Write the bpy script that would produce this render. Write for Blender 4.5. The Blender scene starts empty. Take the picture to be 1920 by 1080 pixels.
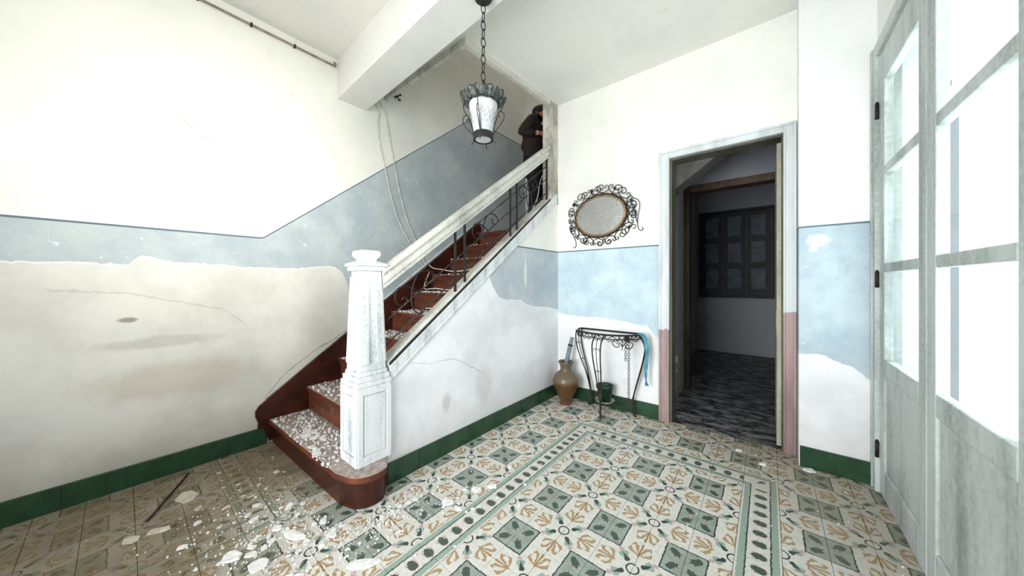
import bpy, bmesh, math, random
from mathutils import Vector, Matrix

random.seed(7)
SC = bpy.context.scene
COL = SC.collection
R = math.radians
PI = math.pi

# ------------------------------------------------------------------ camera
cam_d = bpy.data.cameras.new('camera')
cam_d.sensor_width = 36.0
cam_d.lens = 36.0 * 592 / 1920
cam_d.shift_y = -11 / 1920
cam_d.clip_start = 0.05
cam = bpy.data.objects.new('camera', cam_d)
COL.objects.link(cam)
cam.location = (0, 0, 1.473)
cam.rotation_euler = (R(90), 0, R(39))
SC.camera = cam

# ------------------------------------------------------------------ world, lights, exposure
world = bpy.data.worlds.new('daylight')
SC.world = world
world.use_nodes = True
wn = world.node_tree
wn.nodes['Background'].inputs[0].default_value = (0.86, 0.93, 1.0, 1)
wn.nodes['Background'].inputs[1].default_value = 3.0

def area(name, loc, rot, sx, sy, power, col=(1, 1, 1), spread=180):
    l = bpy.data.lights.new(name, 'AREA')
    l.shape = 'RECTANGLE'; l.size = sx; l.size_y = sy
    l.energy = power; l.color = col; l.spread = R(spread)
    o = bpy.data.objects.new(name, l); COL.objects.link(o)
    o.location = loc; o.rotation_euler = rot
    return o

# daylight through the entrance doorway behind the camera
area('entrance_daylight', (-1.05, -1.70, 1.60), (R(90), 0, 0), 1.5, 2.5, 98, (0.95, 0.98, 1.0), 106)
area('left_wall_fill', (0.60, 0.42, 2.35), (0, R(90), 0), 1.2, 0.9, 22, (1.0, 1.0, 0.95), 52)  # added fill light for the bright patch on the left wall
area('glass_door_daylight', (0.66, 2.5, 1.9), (0, R(90), 0), 2.0, 1.3, 30, (0.93, 0.97, 1.0))
# area light shining down from below the closed stairwell ceiling
area('stairwell_light', (-2.9, 3.6, 6.3), (0, 0, 0), 1.0, 1.6, 14, (0.97, 0.97, 0.93))
# dim fill light added inside the closed back room
area('back_room_fill', (1.0, 6.6, 2.2), (0, R(80), 0), 0.5, 0.9, 0.22, (0.75, 0.85, 1.0))

vs = SC.view_settings
SC.display_settings.display_device = 'sRGB'
vs.view_transform = 'Standard'; vs.look = 'None'; vs.gamma = 1.0
vs.use_curve_mapping = False
vs.exposure = -0.38
try:
    SC.cycles.use_denoising = True
    SC.cycles.max_bounces = 8
    SC.cycles.diffuse_bounces = 5
except Exception:
    pass

# ------------------------------------------------------------------ node expression helper
def srgb(r, g, b):
    f = lambda c: (c / 255 / 12.92) if c / 255 <= 0.04045 else ((c / 255 + 0.055) / 1.055) ** 2.4
    return (f(r), f(g), f(b), 1.0)

class G:
    """small builder turning expressions into shader nodes"""
    def __init__(s, name):
        s.m = bpy.data.materials.new(name); s.m.use_nodes = True
        s.nt = s.m.node_tree; s.nt.nodes.clear(); s.n = s.nt.nodes; s.l = s.nt.links
        s.out = s.n.new('ShaderNodeOutputMaterial')
        s.b = s.n.new('ShaderNodeBsdfPrincipled')
        s.l.new(s.b.outputs[0], s.out.inputs[0])
        s._g = None
    def put(s, sock, v):
        if isinstance(v, (int, float)):
            if sock.type == 'RGBA': sock.default_value = (v, v, v, 1)
            elif sock.type == 'VECTOR': sock.default_value = (v, v, v)
            else: sock.default_value = v
        elif isinstance(v, tuple): sock.default_value = v if sock.type == 'RGBA' else v[:3]
        else: s.l.new(v, sock)
    def M(s, op, a, b=0.0, c=None, clamp=False):
        if all(isinstance(q, (int, float)) for q in (a, b)) and c is None:
            if op == 'ADD': return a + b
            if op == 'SUBTRACT': return a - b
            if op == 'MULTIPLY': return a * b
        n = s.n.new('ShaderNodeMath'); n.operation = op; n.use_clamp = clamp
        s.put(n.inputs[0], a); s.put(n.inputs[1], b)
        if c is not None: s.put(n.inputs[2], c)
        return n.outputs[0]
    def add(s, a, b): return s.M('ADD', a, b)
    def sub(s, a, b): return s.M('SUBTRACT', a, b)
    def mul(s, a, b): return s.M('MULTIPLY', a, b)
    def mx(s, a, b): return s.M('MAXIMUM', a, b)
    def mn(s, a, b): return s.M('MINIMUM', a, b)
    def ab(s, a): return s.M('ABSOLUTE', a)
    def step(s, v, e, w=0.0008):      # 1 where v < e, soft over w
        return s.M('MULTIPLY_ADD', s.M('SUBTRACT', e, v), 1 / w, 0.5, clamp=True)
    def ss(s, v, a, b):               # smooth 0..1 as v goes a..b
        n = s.n.new('ShaderNodeMapRange'); n.interpolation_type = 'SMOOTHSTEP'
        s.put(n.inputs[0], v); n.inputs[1].default_value = a; n.inputs[2].default_value = b
        return n.outputs[0]
    def mix(s, f, a, b, blend='MIX'):
        n = s.n.new('ShaderNodeMix'); n.data_type = 'RGBA'; n.blend_type = blend
        s.put(n.inputs[0], f); s.put(n.inputs[6], a); s.put(n.inputs[7], b)
        return n.outputs[2]
    def pos(s):
        if s._g is None:
            g = s.n.new('ShaderNodeNewGeometry'); x = s.n.new('ShaderNodeSeparateXYZ')
            s.l.new(g.outputs[0], x.inputs[0]); s._g = (g.outputs[0], x.outputs[0], x.outputs[1], x.outputs[2])
        return s._g
    def noise(s, scale, detail=4, rough=0.55, vec=None, stretch=None, dist=0.0):
        v = vec or s.pos()[0]
        if stretch:
            mp = s.n.new('ShaderNodeMapping'); s.l.new(v, mp.inputs[0]); mp.inputs[3].default_value = stretch; v = mp.outputs[0]
        n = s.n.new('ShaderNodeTexNoise'); s.l.new(v, n.inputs['Vector'])
        n.inputs['Scale'].default_value = scale; n.inputs['Detail'].default_value = detail
        n.inputs['Roughness'].default_value = rough; n.inputs['Distortion'].default_value = dist
        return n.outputs[0]
    def curve(s, x, pts, x0, x1, y0, y1):
        n = s.n.new('ShaderNodeFloatCurve'); c = n.mapping.curves[0]
        q = [((a - x0) / (x1 - x0), (b - y0) / (y1 - y0)) for a, b in pts]
        while len(c.points) < len(q): c.points.new(0.5, 0.5)
        for p, (a, b) in zip(c.points, q): p.location = (a, b); p.handle_type = 'VECTOR'
        n.mapping.update()
        s.put(n.inputs[1], s.M('DIVIDE', s.sub(x, x0), x1 - x0, clamp=True))
        return s.add(s.mul(n.outputs[0], y1 - y0), y0)
    def bump(s, h, strength=0.2, dist=0.01):
        n = s.n.new('ShaderNodeBump'); n.inputs['Strength'].default_value = strength
        n.inputs['Distance'].default_value = dist; s.put(n.inputs['Height'], h)
        s.l.new(n.outputs[0], s.b.inputs['Normal'])
    def fin(s, col, rough=0.6, metal=0.0, spec=0.5):
        s.put(s.b.inputs['Base Color'], col); s.put(s.b.inputs['Roughness'], rough)
        s.put(s.b.inputs['Metallic'], metal); s.b.inputs['Specular IOR Level'].default_value = spec
        return s.m

# ------------------------------------------------------------------ materials
def dirty(name, c1, c2, scale=8, rough=0.6, metal=0.0, stretch=None, lo=0.35, hi=0.65, bump=0.1, spec=0.4):
    g = G(name); n = g.noise(scale, 6, 0.6, stretch=stretch)
    n2 = g.noise(scale * 6, 3)
    f = g.ss(g.add(g.mul(n, 0.75), g.mul(n2, 0.25)), lo, hi)
    if bump: g.bump(n2, bump, 0.004)
    return g.fin(g.mix(f, c1, c2), rough, metal, spec)

def plaster(g, tint=(236, 234, 226)):
    a = g.noise(0.9, 5, 0.6); b = g.noise(5, 6, 0.65); c = g.noise(60, 3)
    base = g.mix(g.ss(a, 0.35, 0.7), srgb(*tint), srgb(tint[0] - 12, tint[1] - 11, tint[2] - 8))
    base = g.mix(g.mul(g.ss(b, 0.55, 0.8), 0.35), base, srgb(206, 200, 190))
    g.bump(g.add(g.mul(b, 0.6), g.mul(c, 0.12)), 0.28, 0.02)
    return base

def wall_mat(name, axis, dado, edge, span, lower=(232, 229, 228), upper=(238, 236, 226),
             cracks=(), stain=(), dirt=0.0, blue=(176, 190, 202), vedge=None, holes=()):
    """painted plaster wall: upper paint, thin dado line, worn blue dado, bare white plaster patch below"""
    g = G(name); P = g.pos(); u = P[1 + axis]; z = P[3]
    base = plaster(g, upper)
    wob = g.mul(g.sub(g.noise(4, 5, 0.65), 0.5), 0.09)
    fine = g.mul(g.sub(g.noise(28, 3), 0.5), 0.03)
    dz = g.curve(u, dado, span[0], span[1], 0, 6)
    below = g.step(z, dz, 0.004)
    n1 = g.noise(2.2, 6, 0.7); n2 = g.noise(16, 5, 0.7)
    bl = g.mix(g.ss(n1, 0.3, 0.7), srgb(blue[0] - 8, blue[1] - 7, blue[2] - 5), srgb(blue[0] + 18, blue[1] + 16, blue[2] + 12))
    bl = g.mix(g.mul(g.ss(n2, 0.62, 0.70), 0.6), bl, srgb(222, 227, 228))
    sc_ = g.noise(9, 6, 0.8, stretch=(1, 1, 0.25))
    bl = g.mix(g.mul(g.ss(sc_, 0.60, 0.70), 0.4), bl, srgb(140, 158, 168))
    col = g.mix(below, base, bl)
    if edge:
        ez = g.curve(u, edge, span[0], span[1], 0, 6)
        bare = g.step(g.add(g.add(z, wob), fine), ez, 0.008)
        l1 = g.noise(1.3, 5, 0.6); l2 = g.noise(7, 6, 0.7)
        lp = g.mix(g.ss(l1, 0.38, 0.62), srgb(*lower), srgb(lower[0] - 18, lower[1] - 18, lower[2] - 18))
        lp = g.mix(g.mul(g.ss(l2, 0.6, 0.75), 0.3), lp, srgb(190, 186, 180))
        rim = g.step(g.ab(g.sub(g.add(g.add(z, wob), fine), ez)), 0.006, 0.006)
        col = g.mix(bare, col, lp)
        col = g.mix(g.mul(rim, 0.5), col, srgb(245, 245, 245))
    col = g.mix(g.step(g.ab(g.sub(z, dz)), 0.007, 0.004), col, srgb(96, 112, 122))
    for pts, wdt, dark in cracks:
        cz = g.curve(u, pts, span[0], span[1], 0, 6)
        msk = g.step(g.ab(g.sub(g.add(z, g.mul(fine, 1.2)), cz)), wdt, wdt)
        msk = g.mul(msk, g.mul(g.step(pts[0][0], u, 0.01), g.step(u, pts[-1][0], 0.01)))
        col = g.mix(g.mul(msk, dark), col, srgb(110, 104, 98))
    for (cu, cz, ru, rz, c, amt) in stain:
        d = g.M('POWER', g.add(g.M('POWER', g.M('DIVIDE', g.sub(u, cu), ru), 2.0), g.M('POWER', g.M('DIVIDE', g.sub(z, cz), rz), 2.0)), 0.5)
        d = g.add(d, g.mul(g.sub(l2 if edge else n2, 0.5), 1.2))
        col = g.mix(g.mul(g.step(d, 0.85, 0.5), amt), col, srgb(*c))
    if dirt:   # grime thrown up near the floor
        gr = g.mul(g.ss(g.add(z, g.mul(wob, 3)), 0.55, 0.0), dirt)
        col = g.mix(gr, col, srgb(158, 148, 132))
    return g.fin(col, 0.85, 0, 0.2)

M = {}
M['plaster'] = (lambda g: g.fin(plaster(g), 0.85, 0, 0.2))(G('ceiling plaster'))
M['well'] = (lambda g: g.fin(plaster(g, (214, 210, 200)), 0.85, 0, 0.2))(G('stairwell plaster'))
M['white_paint'] = dirty('worn white paint', srgb(222, 225, 225), srgb(160, 166, 170), 8, 0.5, stretch=(1, 1, 0.14), lo=0.42, hi=0.70)
M['rail_paint'] = dirty('grimy cream paint', srgb(210, 209, 200), srgb(132, 129, 119), 6, 0.5, stretch=(1, 0.3, 0.3), lo=0.42, hi=0.72)
M['casing'] = dirty('grey white casing paint', srgb(206, 210, 210), srgb(176, 180, 180), 5, 0.45, stretch=(1, 1, 0.2))
M['mahogany'] = dirty('dark red stained wood', srgb(72, 28, 13), srgb(40, 13, 8), 5, 0.36, stretch=(0.3, 1, 1), bump=0.15)
def riser_mat():
    g = G('riser wood'); n = g.noise(4, 6, 0.65, stretch=(0.4, 1, 2.5)); n2 = g.noise(22, 5, 0.7)
    c = g.mix(g.ss(n, 0.35, 0.65), srgb(112, 60, 38), srgb(70, 34, 21))
    c = g.mix(g.mul(g.ss(n2, 0.56, 0.74), 0.6), c, srgb(160, 122, 98))
    g.bump(n, 0.15, 0.01); return g.fin(c, 0.45)
M['riser'] = riser_mat()
def tread_mat():
    g = G('dusty tread'); n = g.noise(5, 6, 0.7); n2 = g.noise(26, 5, 0.7); geo = g.n.new('ShaderNodeNewGeometry')
    x = g.n.new('ShaderNodeSeparateXYZ'); g.l.new(geo.outputs['Normal'], x.inputs[0])
    wood = g.mix(g.ss(n, 0.35, 0.65), srgb(110, 52, 26), srgb(74, 30, 16))
    dust = g.mix(g.ss(n2, 0.35, 0.7), srgb(142, 124, 116), srgb(182, 170, 164))
    up = g.ss(x.outputs[2], 0.6, 0.95)
    c = g.mix(g.mul(up, g.ss(g.add(n, g.mul(n2, 0.3)), 0.35, 0.6)), wood, dust)
    c = g.mix(g.mul(up, 0.5), c, dust)
    return g.fin(c, 0.6)
M['tread'] = tread_mat()
M['green_tile'] = dirty('green glazed skirting', srgb(42, 76, 50), srgb(26, 54, 36), 9, 0.28, lo=0.3, hi=0.7, spec=0.5)
M['iron'] = dirty('black wrought iron', srgb(20, 18, 18), srgb(40, 36, 34), 20, 0.55, 0.1)
M['rail_iron'] = dirty('dusty iron rail', srgb(32, 28, 28), srgb(80, 72, 68), 14, 0.55, 0.2, lo=0.4, hi=0.7)
M['rusty'] = dirty('rusty iron', srgb(26, 20, 19), srgb(70, 50, 38), 22, 0.7, 0.2)
M['pipe_grey'] = dirty('grey brown pipe', srgb(156, 144, 134), srgb(118, 106, 98), 16, 0.7, 0.0)
M['brass'] = dirty('tarnished gilt', srgb(150, 128, 98), srgb(112, 88, 62), 14, 0.42, 0.35)
M['pewter'] = dirty('grey green painted tin', srgb(96, 102, 98), srgb(44, 48, 46), 34, 0.45, 0.5, lo=0.4, hi=0.62)
def mirror_mat():
    g = G('foxed mirror glass'); n = g.noise(9, 6, 0.75); n2 = g.noise(38, 4, 0.7)
    f = g.ss(g.add(g.mul(n, 0.6), g.mul(n2, 0.4)), 0.50, 0.64)
    return g.fin(g.mix(f, srgb(196, 196, 194), srgb(112, 110, 108)), g.add(g.mul(f, 0.3), 0.22), 0.9)
M['mirror'] = mirror_mat()
M['vase'] = None
def vase_mat():
    g = G('brown glazed earthenware'); z = g.pos()[3]; n = g.noise(14, 4)
    c = g.mix(g.step(g.add(z, g.mul(n, 0.03)), 0.285, 0.04), srgb(100, 88, 68), srgb(84, 55, 26))
    return g.fin(g.mix(g.mul(g.ss(n, 0.4, 0.7), 0.5), c, srgb(104, 84, 60)), 0.33)
M['vase'] = vase_mat()
M['grey_pvc'] = dirty('grey plastic', srgb(124, 138, 148), srgb(98, 112, 122), 9, 0.45, bump=0)
M['black'] = dirty('black rubber', srgb(24, 24, 26), srgb(34, 34, 36), 9, 0.6, bump=0)
M['green_pot'] = dirty('green plastic pot', srgb(30, 74, 44), srgb(22, 54, 34), 12, 0.3, bump=0)
M['soil'] = dirty('dry pot soil', srgb(58, 84, 58), srgb(34, 48, 36), 40, 0.9)
M['saucer'] = dirty('pale grey saucer', srgb(170, 166, 166), srgb(120, 114, 116), 12, 0.5)
M['blue_cloth'] = dirty('blue green cloth', srgb(92, 158, 180), srgb(56, 116, 140), 16, 0.85)
M['cable'] = dirty('white cable', srgb(232, 228, 220), srgb(196, 190, 180), 20, 0.5, bump=0)
M['flake'] = dirty('broken white plaster', srgb(240, 239, 236), srgb(212, 209, 203), 30, 0.9, bump=0.25)
M['flake_old'] = dirty('dusty cream plaster', srgb(214, 206, 188), srgb(180, 168, 146), 30, 0.9, bump=0.25)
M['brown_frame'] = dirty('bare brown door frame', srgb(92, 72, 54), srgb(54, 38, 28), 8, 0.6, stretch=(1, 1, 0.2))
M['olive_jamb'] = dirty('dull olive grey jamb', srgb(92, 90, 78), srgb(66, 62, 52), 7, 0.6, stretch=(1, 1, 0.2))
M['shutter'] = dirty('dark shutter wood', srgb(36, 36, 40), srgb(22, 22, 26), 8, 0.6)
M['shutter_panel'] = dirty('grey shutter panel', srgb(84, 90, 98), srgb(56, 62, 70), 8, 0.6)
M['cream_leaf'] = dirty('cream painted door edge', srgb(190, 186, 160), srgb(146, 146, 128), 7, 0.6, stretch=(1, 1, 0.25))
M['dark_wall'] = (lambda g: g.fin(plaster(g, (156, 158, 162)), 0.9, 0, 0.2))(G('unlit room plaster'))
M['soffit'] = dirty('shaded soffit plaster', srgb(92, 90, 86), srgb(70, 68, 64), 5, 0.9)  # grey darkened in the colour to stand for the soffit's shade
M['brick'] = dirty('broken wall rubble', srgb(122, 84, 66), srgb(168, 150, 138), 16, 0.95, bump=0.5)
M['grey_frame'] = dirty('weathered grey door paint', srgb(196, 203, 200), srgb(140, 147, 142), 6, 0.55, stretch=(1, 1, 0.15), lo=0.38, hi=0.7)
M['grout'] = dirty('grey mortar', srgb(120, 116, 104), srgb(92, 88, 78), 12, 0.9)
M['dirty_floor'] = None
def dirty_floor():
    g = G('sooty plank floor'); n = g.noise(5, 7, 0.75, stretch=(1, 2.2, 1)); n2 = g.noise(22, 4, 0.7)
    c = g.mix(g.ss(n, 0.42, 0.62), srgb(34, 36, 40), srgb(142, 142, 144))
    c = g.mix(g.mul(g.ss(n2, 0.58, 0.72), 0.6), c, srgb(186, 184, 180)); g.bump(n, 0.4, 0.01)
    return g.fin(c, 0.55)
M['dirty_floor'] = dirty_floor()
def mauve_casing():
    g = G('two tone door casing'); P = g.pos(); n = g.noise(9, 5, 0.7); st = g.noise(6, 5, 0.6, stretch=(1, 1, 0.15))
    lim = g.add(g.mul(g.ss(P[1], -0.5, 0.0), 0.24), 0.97)
    f = g.step(g.add(P[3], g.mul(g.sub(n, 0.5), 0.12)), lim, 0.008)
    top = g.mix(g.ss(st, 0.4, 0.7), srgb(208, 212, 213), srgb(176, 180, 182))
    bot = g.mix(g.ss(st, 0.35, 0.65), srgb(170, 144, 140), srgb(136, 112, 108))
    return g.fin(g.mix(f, top, bot), 0.5)
M['two_tone'] = mauve_casing()
def glass_mat(name, col, rough=0.02, alpha=0.85):
    g = G(name)
    t = g.n.new('ShaderNodeBsdfTransparent'); t.inputs[0].default_value = col
    mixs = g.n.new('ShaderNodeMixShader'); mixs.inputs[0].default_value = 1 - alpha
    g.fin(srgb(225, 232, 232), rough)
    g.l.new(t.outputs[0], mixs.inputs[1]); g.l.new(g.b.outputs[0], mixs.inputs[2])
    g.l.new(mixs.outputs[0], g.out.inputs[0]); return g.m
M['glass'] = glass_mat('dusty window glass', (0.93, 0.97, 0.95, 1))
def lamp_glass():
    g = G('frosted lantern glass'); n = g.noise(60, 2)
    tr = g.n.new('ShaderNodeBsdfTranslucent'); tr.inputs[0].default_value = srgb(236, 240, 240)
    mixs = g.n.new('ShaderNodeMixShader'); mixs.inputs[0].default_value = 0.45
    g.fin(g.mix(g.mul(g.ss(n, 0.45, 0.6), 0.15), srgb(244, 246, 246), srgb(205, 212, 214)), 0.25)
    g.l.new(g.b.outputs[0], mixs.inputs[1]); g.l.new(tr.outputs[0], mixs.inputs[2])
    g.l.new(mixs.outputs[0], g.out.inputs[0]); return g.m
M['lamp_glass'] = lamp_glass()
M['etch'] = dirty('etched grey line', srgb(130, 136, 136), srgb(104, 110, 110), 40, 0.6, bump=0)
M['jacket'] = dirty('dark brown jacket cloth', srgb(42, 31, 20), srgb(28, 20, 14), 10, 0.9)
M['trousers'] = dirty('black trousers cloth', srgb(16, 15, 17), srgb(24, 22, 24), 10, 0.9)
M['skin'] = dirty('skin', srgb(186, 124, 98), srgb(170, 108, 84), 20, 0.55, bump=0)
M['hair'] = dirty('dark hair', srgb(20, 14, 12), srgb(32, 22, 18), 60, 0.6)
M['cuff'] = dirty('white shirt cuff', srgb(226, 224, 220), srgb(206, 204, 200), 20, 0.8, bump=0)
M['shoe'] = dirty('black shoe leather', srgb(18, 16, 16), srgb(28, 26, 26), 20, 0.4, bump=0)
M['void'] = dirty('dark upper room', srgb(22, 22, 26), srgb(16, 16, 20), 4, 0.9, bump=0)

# patterned cement tiles: p, q metres from the tile corner that carries the ring
def tile_common(g):
    w1 = g.noise(3, 4); w2 = g.noise(40, 4, 0.7)
    white = g.mix(g.ss(w2, 0.4, 0.7), srgb(222, 219, 211), srgb(204, 201, 193))
    return white, w1, w2
def tile_finish(g, col, w1, w2):
    """wear and trodden-in dirt, worse towards the unswept corner by the stairs and by the far doorway"""
    P = g.pos(); x, y = P[1], P[2]
    big = g.noise(1.1, 5, 0.6); spk = g.noise(26, 6, 0.8)
    dl = g.ss(g.add(g.sub(g.mul(y, -0.55), x), g.mul(g.sub(big, 0.5), 0.8)), 1.45, 2.45)
    dr = g.mul(g.ss(g.add(g.mul(x, 0.9), y), 2.1, 3.6), 0.62)
    d = g.mx(dl, dr)
    am = g.M('MULTIPLY_ADD', d, 0.84, 0.13)
    am = g.mul(am, g.M('MULTIPLY_ADD', g.ss(g.add(g.mul(big, 0.5), g.mul(spk, 0.5)), 0.35, 0.62), 0.35, 0.65))
    dirt = g.mix(g.ss(spk, 0.4, 0.65), srgb(98, 84, 60), srgb(140, 122, 92))
    col = g.mix(am, col, dirt)
    col = g.mix(g.mul(g.ss(g.noise(70, 4, 0.8), 0.64, 0.72), 0.75), col, srgb(235, 233, 228))   # plaster dust specks
    n = g.noise(30, 3); g.bump(n, 0.08, 0.003)
    return g.fin(col, g.add(g.mul(d, 0.35), 0.42), 0, 0.35)
def uvpq(g):
    uv = g.n.new('ShaderNodeUVMap'); uv.uv_map = 'tile'
    s = g.n.new('ShaderNodeSeparateXYZ'); g.l.new(uv.outputs[0], s.inputs[0])
    wob = g.n.new('ShaderNodeTexNoise'); g.l.new(g.pos()[0], wob.inputs['Vector']); wob.inputs['Scale'].default_value = 45
    wob.inputs['Detail'].default_value = 2
    k = g.mul(g.sub(wob.outputs[0], 0.5), 0.014)
    return g.add(s.outputs[0], k), g.sub(s.outputs[1], k)
def capsule(g, x, y, a, b, r0, r1):
    """soft mask of a tapered capsule from a to b"""
    dx, dy = b[0] - a[0], b[1] - a[1]; L2 = dx * dx + dy * dy
    px, py = g.sub(x, a[0]), g.sub(y, a[1])
    h = g.M('DIVIDE', g.add(g.mul(px, dx), g.mul(py, dy)), L2, clamp=True)
    qx, qy = g.sub(px, g.mul(h, dx)), g.sub(py, g.mul(h, dy))
    d = g.M('POWER', g.add(g.mul(qx, qx), g.mul(qy, qy)), 0.5)
    return g.sub(d, g.M('MULTIPLY_ADD', h, r1 - r0, r0))
C_DK, C_GR, C_TAN, C_PK, C_SQ = srgb(40, 60, 56), srgb(150, 170, 158), srgb(172, 142, 104), srgb(196, 164, 164), srgb(158, 170, 161)
def field_tile():
    g = G('patterned cement tile'); col, w1, w2 = tile_common(g); p, q = uvpq(g)
    a, b = g.mx(p, q), g.mn(p, q)
    s = g.mul(g.add(p, q), 0.70711); t = g.ab(g.mul(g.sub(p, q), 0.70711))
    # fleur-de-lis straddling the tile edge
    f = capsule(g, a, b, (0.112, 0), (0.180, 0.0), 0.003, 0.008)
    for A, B, r0, r1 in (((0.106, 0.003), (0.132, 0.014), 0.004, 0.006), ((0.132, 0.014), (0.164, 0.024), 0.006, 0.009),
                         ((0.164, 0.024), (0.176, 0.042), 0.009, 0.007), ((0.176, 0.042), (0.160, 0.048), 0.006, 0.004),
                         ((0.102, 0.002), (0.108, 0.028), 0.005, 0.006), ((0.108, 0.028), (0.124, 0.052), 0.007, 0.010),
                         ((0.124, 0.052), (0.144, 0.054), 0.008, 0.004), ((0.090, 0.0), (0.110, 0.0), 0.003, 0.011)):
        f = g.mn(f, capsule(g, a, b, A, B, r0, r1))
    f = g.add(g.add(f, g.mul(g.sub(w2, 0.5), 0.006)), 0.0003)
    col = g.mix(g.step(f, 0, 0.002), col, C_TAN)
    # green kite and dark drop on the diagonal, pink lozenge
    kite = g.mul(g.mul(g.step(t, g.mul(g.sub(s, 0.050), 0.62), 0.002), g.step(s, g.sub(0.118, g.mul(t, 0.5)), 0.002)), g.step(t, 0.026, 0.002))
    col = g.mix(kite, col, C_GR)
    col = g.mix(g.step(capsule(g, s, t, (0.060, 0), (0.104, 0), 0.0135, 0.0015), 0, 0.0015), col, C_DK)
    col = g.mix(g.step(g.add(g.ab(g.sub(s, 0.126)), t), 0.016, 0.003), col, C_PK)
    # ring
    rr = g.M('POWER', g.add(g.mul(p, p), g.mul(q, q)), 0.5)
    col = g.mix(g.step(g.ab(g.sub(rr, 0.030)), 0.0040, 0.001), col, srgb(30, 42, 42))
    # quarter of the green square with its leaf
    col = g.mix(g.step(0.0980, b, 0.001), col, srgb(34, 46, 44))
    sq = g.mix(g.ss(g.noise(18, 4), 0.35, 0.65), C_SQ, srgb(142, 154, 144))
    col = g.mix(g.step(0.1055, b, 0.001), col, sq)
    pk = capsule(g, s, t, (0.216, 0.006), (0.246, 0.020), 0.013, 0.008)
    col = g.mix(g.mul(g.step(pk, 0, 0.004), 0.65), col, srgb(176, 152, 134))
    lf = g.mn(capsule(g, s, t, (0.197, 0), (0.216, 0), 0.017, 0.020), capsule(g, s, t, (0.216, 0.0), (0.250, 0), 0.017, 0.003))
    lf = g.mn(lf, capsule(g, s, t, (0.226, 0.008), (0.238, 0.022), 0.007, 0.001))
    col = g.mix(g.step(lf, 0, 0.0015), col, srgb(62, 82, 74))
    return tile_finish(g, col, w1, w2)
def border_tile(corner):
    g = G('border tile corner' if corner else 'border tile'); col, w1, w2 = tile_common(g); p, q = uvpq(g)
    if corner: v = g.mn(g.sub(p, 0.1), g.sub(0.1, q))
    else: v = g.sub(q, 0.1)
    av = g.ab(v)
    col = g.mix(g.mul(g.step(0.058, av, 0.001), g.step(av, 0.089, 0.001)), col, C_GR)
    # cut half motifs on the rims of the band
    col = g.mix(g.step(g.ab(g.sub(av, 0.0545)), 0.0036, 0.001), col, srgb(46, 64, 58))
    if corner:
        lf = capsule(g, p, q, (0.09, 0.11), (0.122, 0.078), 0.016, 0.002)
        pk = capsule(g, p, q, (0.09, 0.11), (0.11, 0.11), 0.022, 0.016)
    else:
        u = g.sub(g.M('PINGPONG', p, 0.05), 0.0)      # leaves 10 cm apart, one centred on the joint
        uu = g.M('PINGPONG', p, 0.05)
        lf = capsule(g, uu, v, (0, -0.012), (0, 0.010), 0.025, 0.019)
        lf = g.mn(lf, capsule(g, uu, v, (0, 0.010), (0, 0.034), 0.012, 0.001))
        lf = g.mn(lf, capsule(g, uu, v, (0.012, 0.0), (0.026, 0.010), 0.008, 0.001))
        pk = capsule(g, uu, v, (0.004, -0.022), (0.018, 0.014), 0.021, 0.016)
    col = g.mix(g.mul(g.step(pk, 0, 0.004), 0.6), col, srgb(198, 172, 166))
    col = g.mix(g.step(lf, 0, 0.0015), col, srgb(64, 84, 74))
    return tile_finish(g, col, w1, w2)
M['tile_field'] = field_tile(); M['tile_border'] = border_tile(False); M['tile_corner'] = border_tile(True)

# ------------------------------------------------------------------ geometry helpers
def box(bm, x0, x1, y0, y1, z0, z1):
    v = [bm.verts.new(c) for c in ((x0, y0, z0), (x1, y0, z0), (x1, y1, z0), (x0, y1, z0), (x0, y0, z1), (x1, y0, z1), (x1, y1, z1), (x0, y1, z1))]
    for f in ((3, 2, 1, 0), (4, 5, 6, 7), (0, 1, 5, 4), (1, 2, 6, 5), (2, 3, 7, 6), (3, 0, 4, 7)):
        bm.faces.new([v[i] for i in f])
    return v
def prism(bm, poly, axis, a0, a1):
    """extrude a 2D polygon along an axis ('x': poly is (y,z), 'y': (x,z), 'z': (x,y))"""
    def P(c, a): return {'x': (a, c[0], c[1]), 'y': (c[0], a, c[1]), 'z': (c[0], c[1], a)}[axis]
    A = [bm.verts.new(P(c, a0)) for c in poly]; B = [bm.verts.new(P(c, a1)) for c in poly]
    n = len(poly)
    bm.faces.new(A); bm.faces.new(B[::-1])
    for i in range(n): bm.faces.new((A[i], B[i], B[(i + 1) % n], A[(i + 1) % n]))
def smooth(pts, k=4):
    P = [Vector(p) for p in pts]; out = []
    for i in range(len(P) - 1):
        a, b, c, d = P[max(i - 1, 0)], P[i], P[i + 1], P[min(i + 2, len(P) - 1)]
        for j in range(k):
            t = j / k
            out.append(0.5 * ((2 * b) + (c - a) * t + (2 * a - 5 * b + 4 * c - d) * t * t + (3 * b - a - 3 * c + d) * t ** 3))
    out.append(P[-1]); return out
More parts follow.
